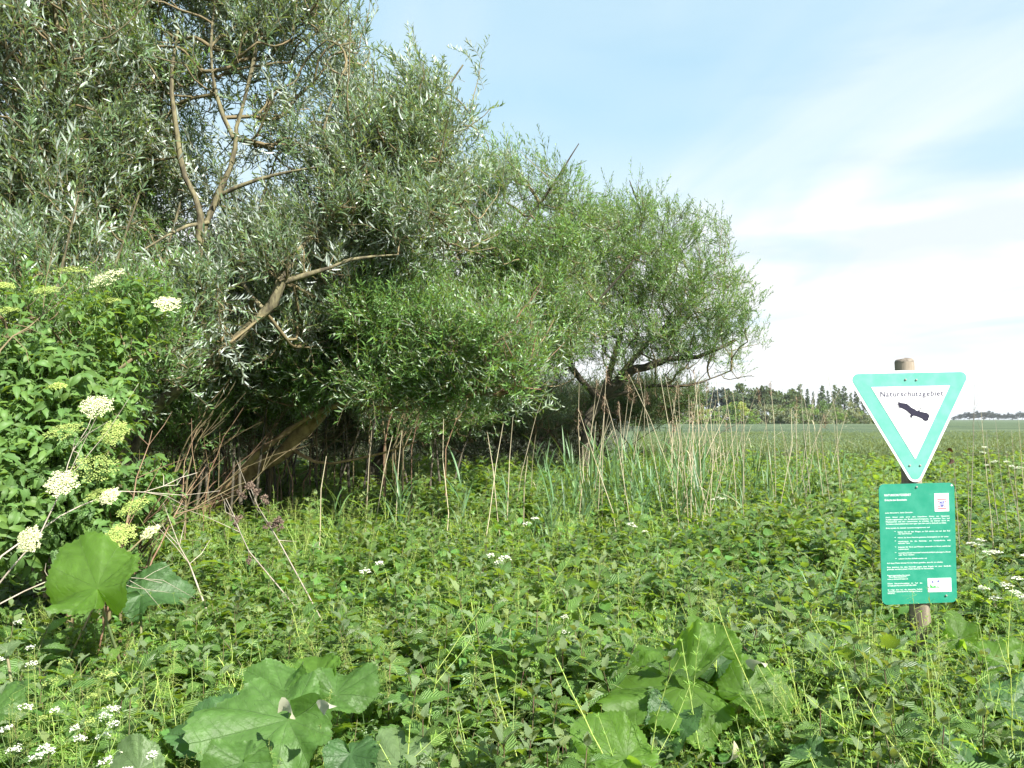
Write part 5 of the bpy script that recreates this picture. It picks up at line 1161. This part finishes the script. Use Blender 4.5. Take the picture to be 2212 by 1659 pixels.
# withered pale leaves caught on the burdock, brown leaf left of the field
def loose_leaf(px, py, Y, L, mat, label, dr, roll, name='withered_leaf'):
    c = P(px, py, Y); V, Fq, U = leaf(L, L * .5, 8, fold=.5, curl=1.0); V[:, 0] += .02 * np.sin(V[:, 1] * 60); o = obj(name, mesh(name, V, [Fq], M[mat], U)); o.matrix_world = Matrix(np.vstack((np.hstack((rot_to(dr, roll), c[:, None])), (0, 0, 0, 1))).tolist())
    tag(o, label, 'leaf')
loose_leaf(1628, 1450, 3.55, .12, 'dead_leaf', 'crumpled white withered leaf standing on the broad burdock leaf right of centre', (.3, -.1, 1), 1.2)
loose_leaf(1585, 1600, 3.0, .14, 'dead_leaf', 'pale curled leaf hanging below the broad burdock leaves right of centre', (.2, -.3, -1), .4)
loose_leaf(600, 1540, 2.95, .12, 'dead_leaf', 'pale upturned leaf edge lying on the big burdock leaf left of centre', (1, .1, .35), 1.5)
loose_leaf(700, 1545, 2.9, .11, 'dead_leaf', 'pale pointed folded leaf at the right of the big burdock leaf left of centre', (.5, .1, 1), 1.6)
loose_leaf(2050, 990, 7.2, .09, 'brown_leaf', 'dark brown withered leaf hanging in the weeds right of the triangular sign', (.2, 0, -1), .6)
loose_leaf(2044, 975, 7.2, .07, 'brown_leaf', 'upper small dark withered leaf right of the triangular sign', (1, 0, .2), .9)

# ------------------------------------------------------------ reeds: dry stalks and fresh blades
r = np.random.default_rng(91)
def reed_zone(px): return ('under the willow crown' if px < 1180 else 'before the forked dark trunk' if px < 1330 else 'right of the forked trunk' if px < 1500 else 'against the far trees' if px < 1680 else 'in thin reeds by the sign')
RS = [(868, 930, 8.6), (848, 940, 8.8), (803, 930, 8.9), (958, 905, 8.8), (1087, 915, 8.3), (1108, 900, 8.4), (705, 985, 8.2), (1140, 985, 8.6), (1052, 930, 9)]
reeds = [(a, b, c, 0) for a, b, c in RS]
for k in range(84):
    if k < 54: px = r.normal(1385, 105)
    else: px = r.uniform(1480, 1860)
    Y = r.uniform(8.5, 16) if k < 54 else r.uniform(9, 16); reeds.append((px, r.uniform(790, 930) if r.random() < .75 else r.uniform(905, 985), Y, 1))
for k, (px, py, Y, t) in enumerate(reeds):
    top = P(px, py, Y); lean = r.normal(.02, .16 if t else .06); foot = top * (1, 1, 0) + (-lean * top[2], r.normal(0, .1), 0)
    plume = t and py < 900 and r.random() < .33; L = G(); A = np.array([(0, 0, 0), (top[0] - foot[0]) * .3 * np.array((1, 0, 0)) + (r.normal(0, .02), 0, top[2] * .4), ((top[0] - foot[0]) * .65 + r.normal(0, .02), 0, top[2] * .75), top - foot])
    root = empty('dead_reed', foot, '%s dry reed %s %s' % ('straw-coloured' if k % 3 else 'bleached', 'with brown plume' if plume else 'with bare top', reed_zone(px)) if t else 'pale bent dry stalk standing singly before the willows', 'reed', 'dry reed stalks')
    sc = 1.0 if Y > 8 else .8; L.tube(A, np.array((.0042, .004, .0034, .0022)) * sc * (1 if t else 1.25), 4)
    obj('stem', L.mesh('stem', M['reed_dead']), root)
    if plume:
        h = G()
        for q in range(70):
            f = r.random(); p = (top - foot) + (0, 0, -.02 - .20 * f); d = np.array((r.normal(.15, .5), r.normal(0, .5), r.uniform(-.3, 1))); V, Fq, U = leaf(.06 + .03 * f, .006, 2); h.many(V, Fq, U, rot_to(d)[None], np.array(p)[None])
        obj('plume', h.mesh('plume', M['reed_brown']), root)
    elif t and r.random() < .5:
        h = G()
        for q in range(2): s = r.uniform(.3, .85); blade(h, (top - foot) * s, (r.normal(0, 1), r.normal(0, 1), .3), r.uniform(.12, .3), .010, r, 0, 4, 1.6)
        obj('dry_blade', h.mesh('dry_blade', M['reed_dead']), root)
fresh = []
for s in range(5):
    st, bl = G(), []
    st.tube([(0, 0, 0), (.01, 0, .5), (.0, .01, 1.05)], (.005, .004, .002), 4); h = G(); q = np.random.default_rng(s)
    for k in range(8): a = (k % 2) * 3.14 + q.normal(0, .5); el = q.uniform(.95, 1.35); blade(h, np.array((0, 0, .25 + k * .10)), (math.cos(a) * math.cos(el), math.sin(a) * math.cos(el), math.sin(el)), q.uniform(.4, .6), .022, q, 0, 6, q.uniform(.1, .8))
    fresh.append((st.mesh('stem', M['grass_blue']), h.mesh('blades', M['grass_blue'])))
fz = [(875, 8.2), (890, 8.4), (1160, 8.0), (1175, 8.1), (1190, 8.3), (1000, 8.8), (1218, 8.6), (1245, 8.8), (860, 8.6), (720, 8.6), (735, 8.9)]
for k in range(170): px = r.normal(1400, 130) if k < 120 else r.uniform(1550, 1830); fz.append((px, r.uniform(9, 16.5)))
for k, (px, Y) in enumerate(fz):
    s = k % 5; x = (px - 1106) / F * Y; h = (1.05 if Y > 8.9 else .95) * r.uniform(.75, 1.12) * (.85 if px > 1550 else 1)
    root = empty('green_reed', (x, Y, 0), '%s fresh green reed %s' % ('tall' if h > .98 else 'short', reed_zone(px)), 'reed', 'fresh green reeds', (r.normal(0, .05), r.normal(0, .07), r.uniform(0, 6.28))); root.scale = (h,) * 3
    obj('stem', fresh[s][0], root); tag(obj('blades', fresh[s][1], root), kind='stuff')
# dry branching weed stems at the right
for k, (px, py, Y) in enumerate([(2105, 830, 7.6), (2118, 870, 7.4), (2150, 905, 7.8), (2185, 930, 7.6), (1728, 820, 9.5), (1752, 850, 9.5), (1712, 880, 9.2), (1770, 900, 9.2), (2060, 985, 7.0), (2090, 950, 7.5), (2170, 960, 8.5), (1650, 860, 11), (1600, 870, 11.5), (2200, 900, 8), (2130, 930, 8.4), (1800, 900, 10), (2030, 1010, 6.5), (1690, 930, 9)]):
    top = P(px, py, Y); foot = top * (1, 1, 0) + (r.normal(.12, .12), 0, 0); t = top - foot
    root = empty('dry_weed', foot, 'dry branching weed stem %s the triangular sign%s' % ('right of' if px > 2000 else 'left of', ', %s' % ('tallest against the white sky' if k == 0 else 'rising above the barley' if py < 900 else 'lower than the others')), 'dry weed', 'dry weed stems near the sign')
    g = G(); A = np.array([(0, 0, 0), t * (.4, 1, .4) + (0, 0, 0), t * (.8, 1, .75), t]); g.tube(A, (.004, .0035, .0025, .0012), 4); obj('stem', g.mesh('stem', M['reed_dead' if k % 2 else 'twig_grey']), root); h = G()
    for q in range(9): f = r.uniform(.5, .95); p = t * (f, 1, f); d = np.array((r.normal(0, .5), r.normal(0, .3), 1.0)); L = r.uniform(.1, .4) * (1.1 - f) * 1.6; h.tube([p, p + d * L * .6, p + d * L + r.normal(0, .02, 3)], (.0015, .001, .0006), 3)
    tag(obj('side_stems', h.mesh('side_stems', M['twig']), root), kind='stuff')

# ------------------------------------------------------------ the air
hz, t, out = new_mat('air'); vp = N(t, 'ShaderNodeVolumePrincipled', Density=0.0002); vp.inputs['Color'].default_value = (.86, .92, 1, 1); vp.inputs['Anisotropy'].default_value = .2; Lk(t, vp.outputs[0], out.inputs['Volume'])
hb = np.array([(x, y, z) for x in (-2700, 2700) for y in (-100, 3700) for z in (-1.5, 30)], float)
tag(obj('haze', mesh('haze', hb, [[(0, 1, 3, 2), (4, 6, 7, 5), (0, 4, 5, 1), (2, 3, 7, 6), (0, 2, 6, 4), (1, 5, 7, 3)]], hz, smooth=False)), kind='stuff')
cy.volume_bounces = 0; cy.volume_max_steps = 8

# ------------------------------------------------------------ look-alikes are told apart by their place
bpy.context.view_layer.update()
def ordinal(n):
    w = ['zeroth', 'first', 'second', 'third', 'fourth', 'fifth', 'sixth', 'seventh', 'eighth', 'ninth', 'tenth', 'eleventh', 'twelfth', 'thirteenth', 'fourteenth', 'fifteenth', 'sixteenth', 'seventeenth', 'eighteenth', 'nineteenth']
    if n < 20: return w[n]
    t = ['', '', 'twent', 'thirt', 'fort', 'fift', 'sixt', 'sevent', 'eight', 'ninet'][n // 10]
    return t + 'ieth' if n % 10 == 0 else t + 'y-' + w[n % 10]
same = {}
for o in COL.objects:
    if o.parent is None and 'label' in o and 'category' in o: same.setdefault(o['label'], []).append(o)
for lab, os_ in same.items():
    if len(os_) < 2: continue
    os_.sort(key=lambda o: proj(o.location)[0])
    for i, o in enumerate(os_): o['label'] = '%s, %s from left' % (lab, ordinal(i + 1) if i < len(os_) - 1 or len(os_) > 2 else 'second')
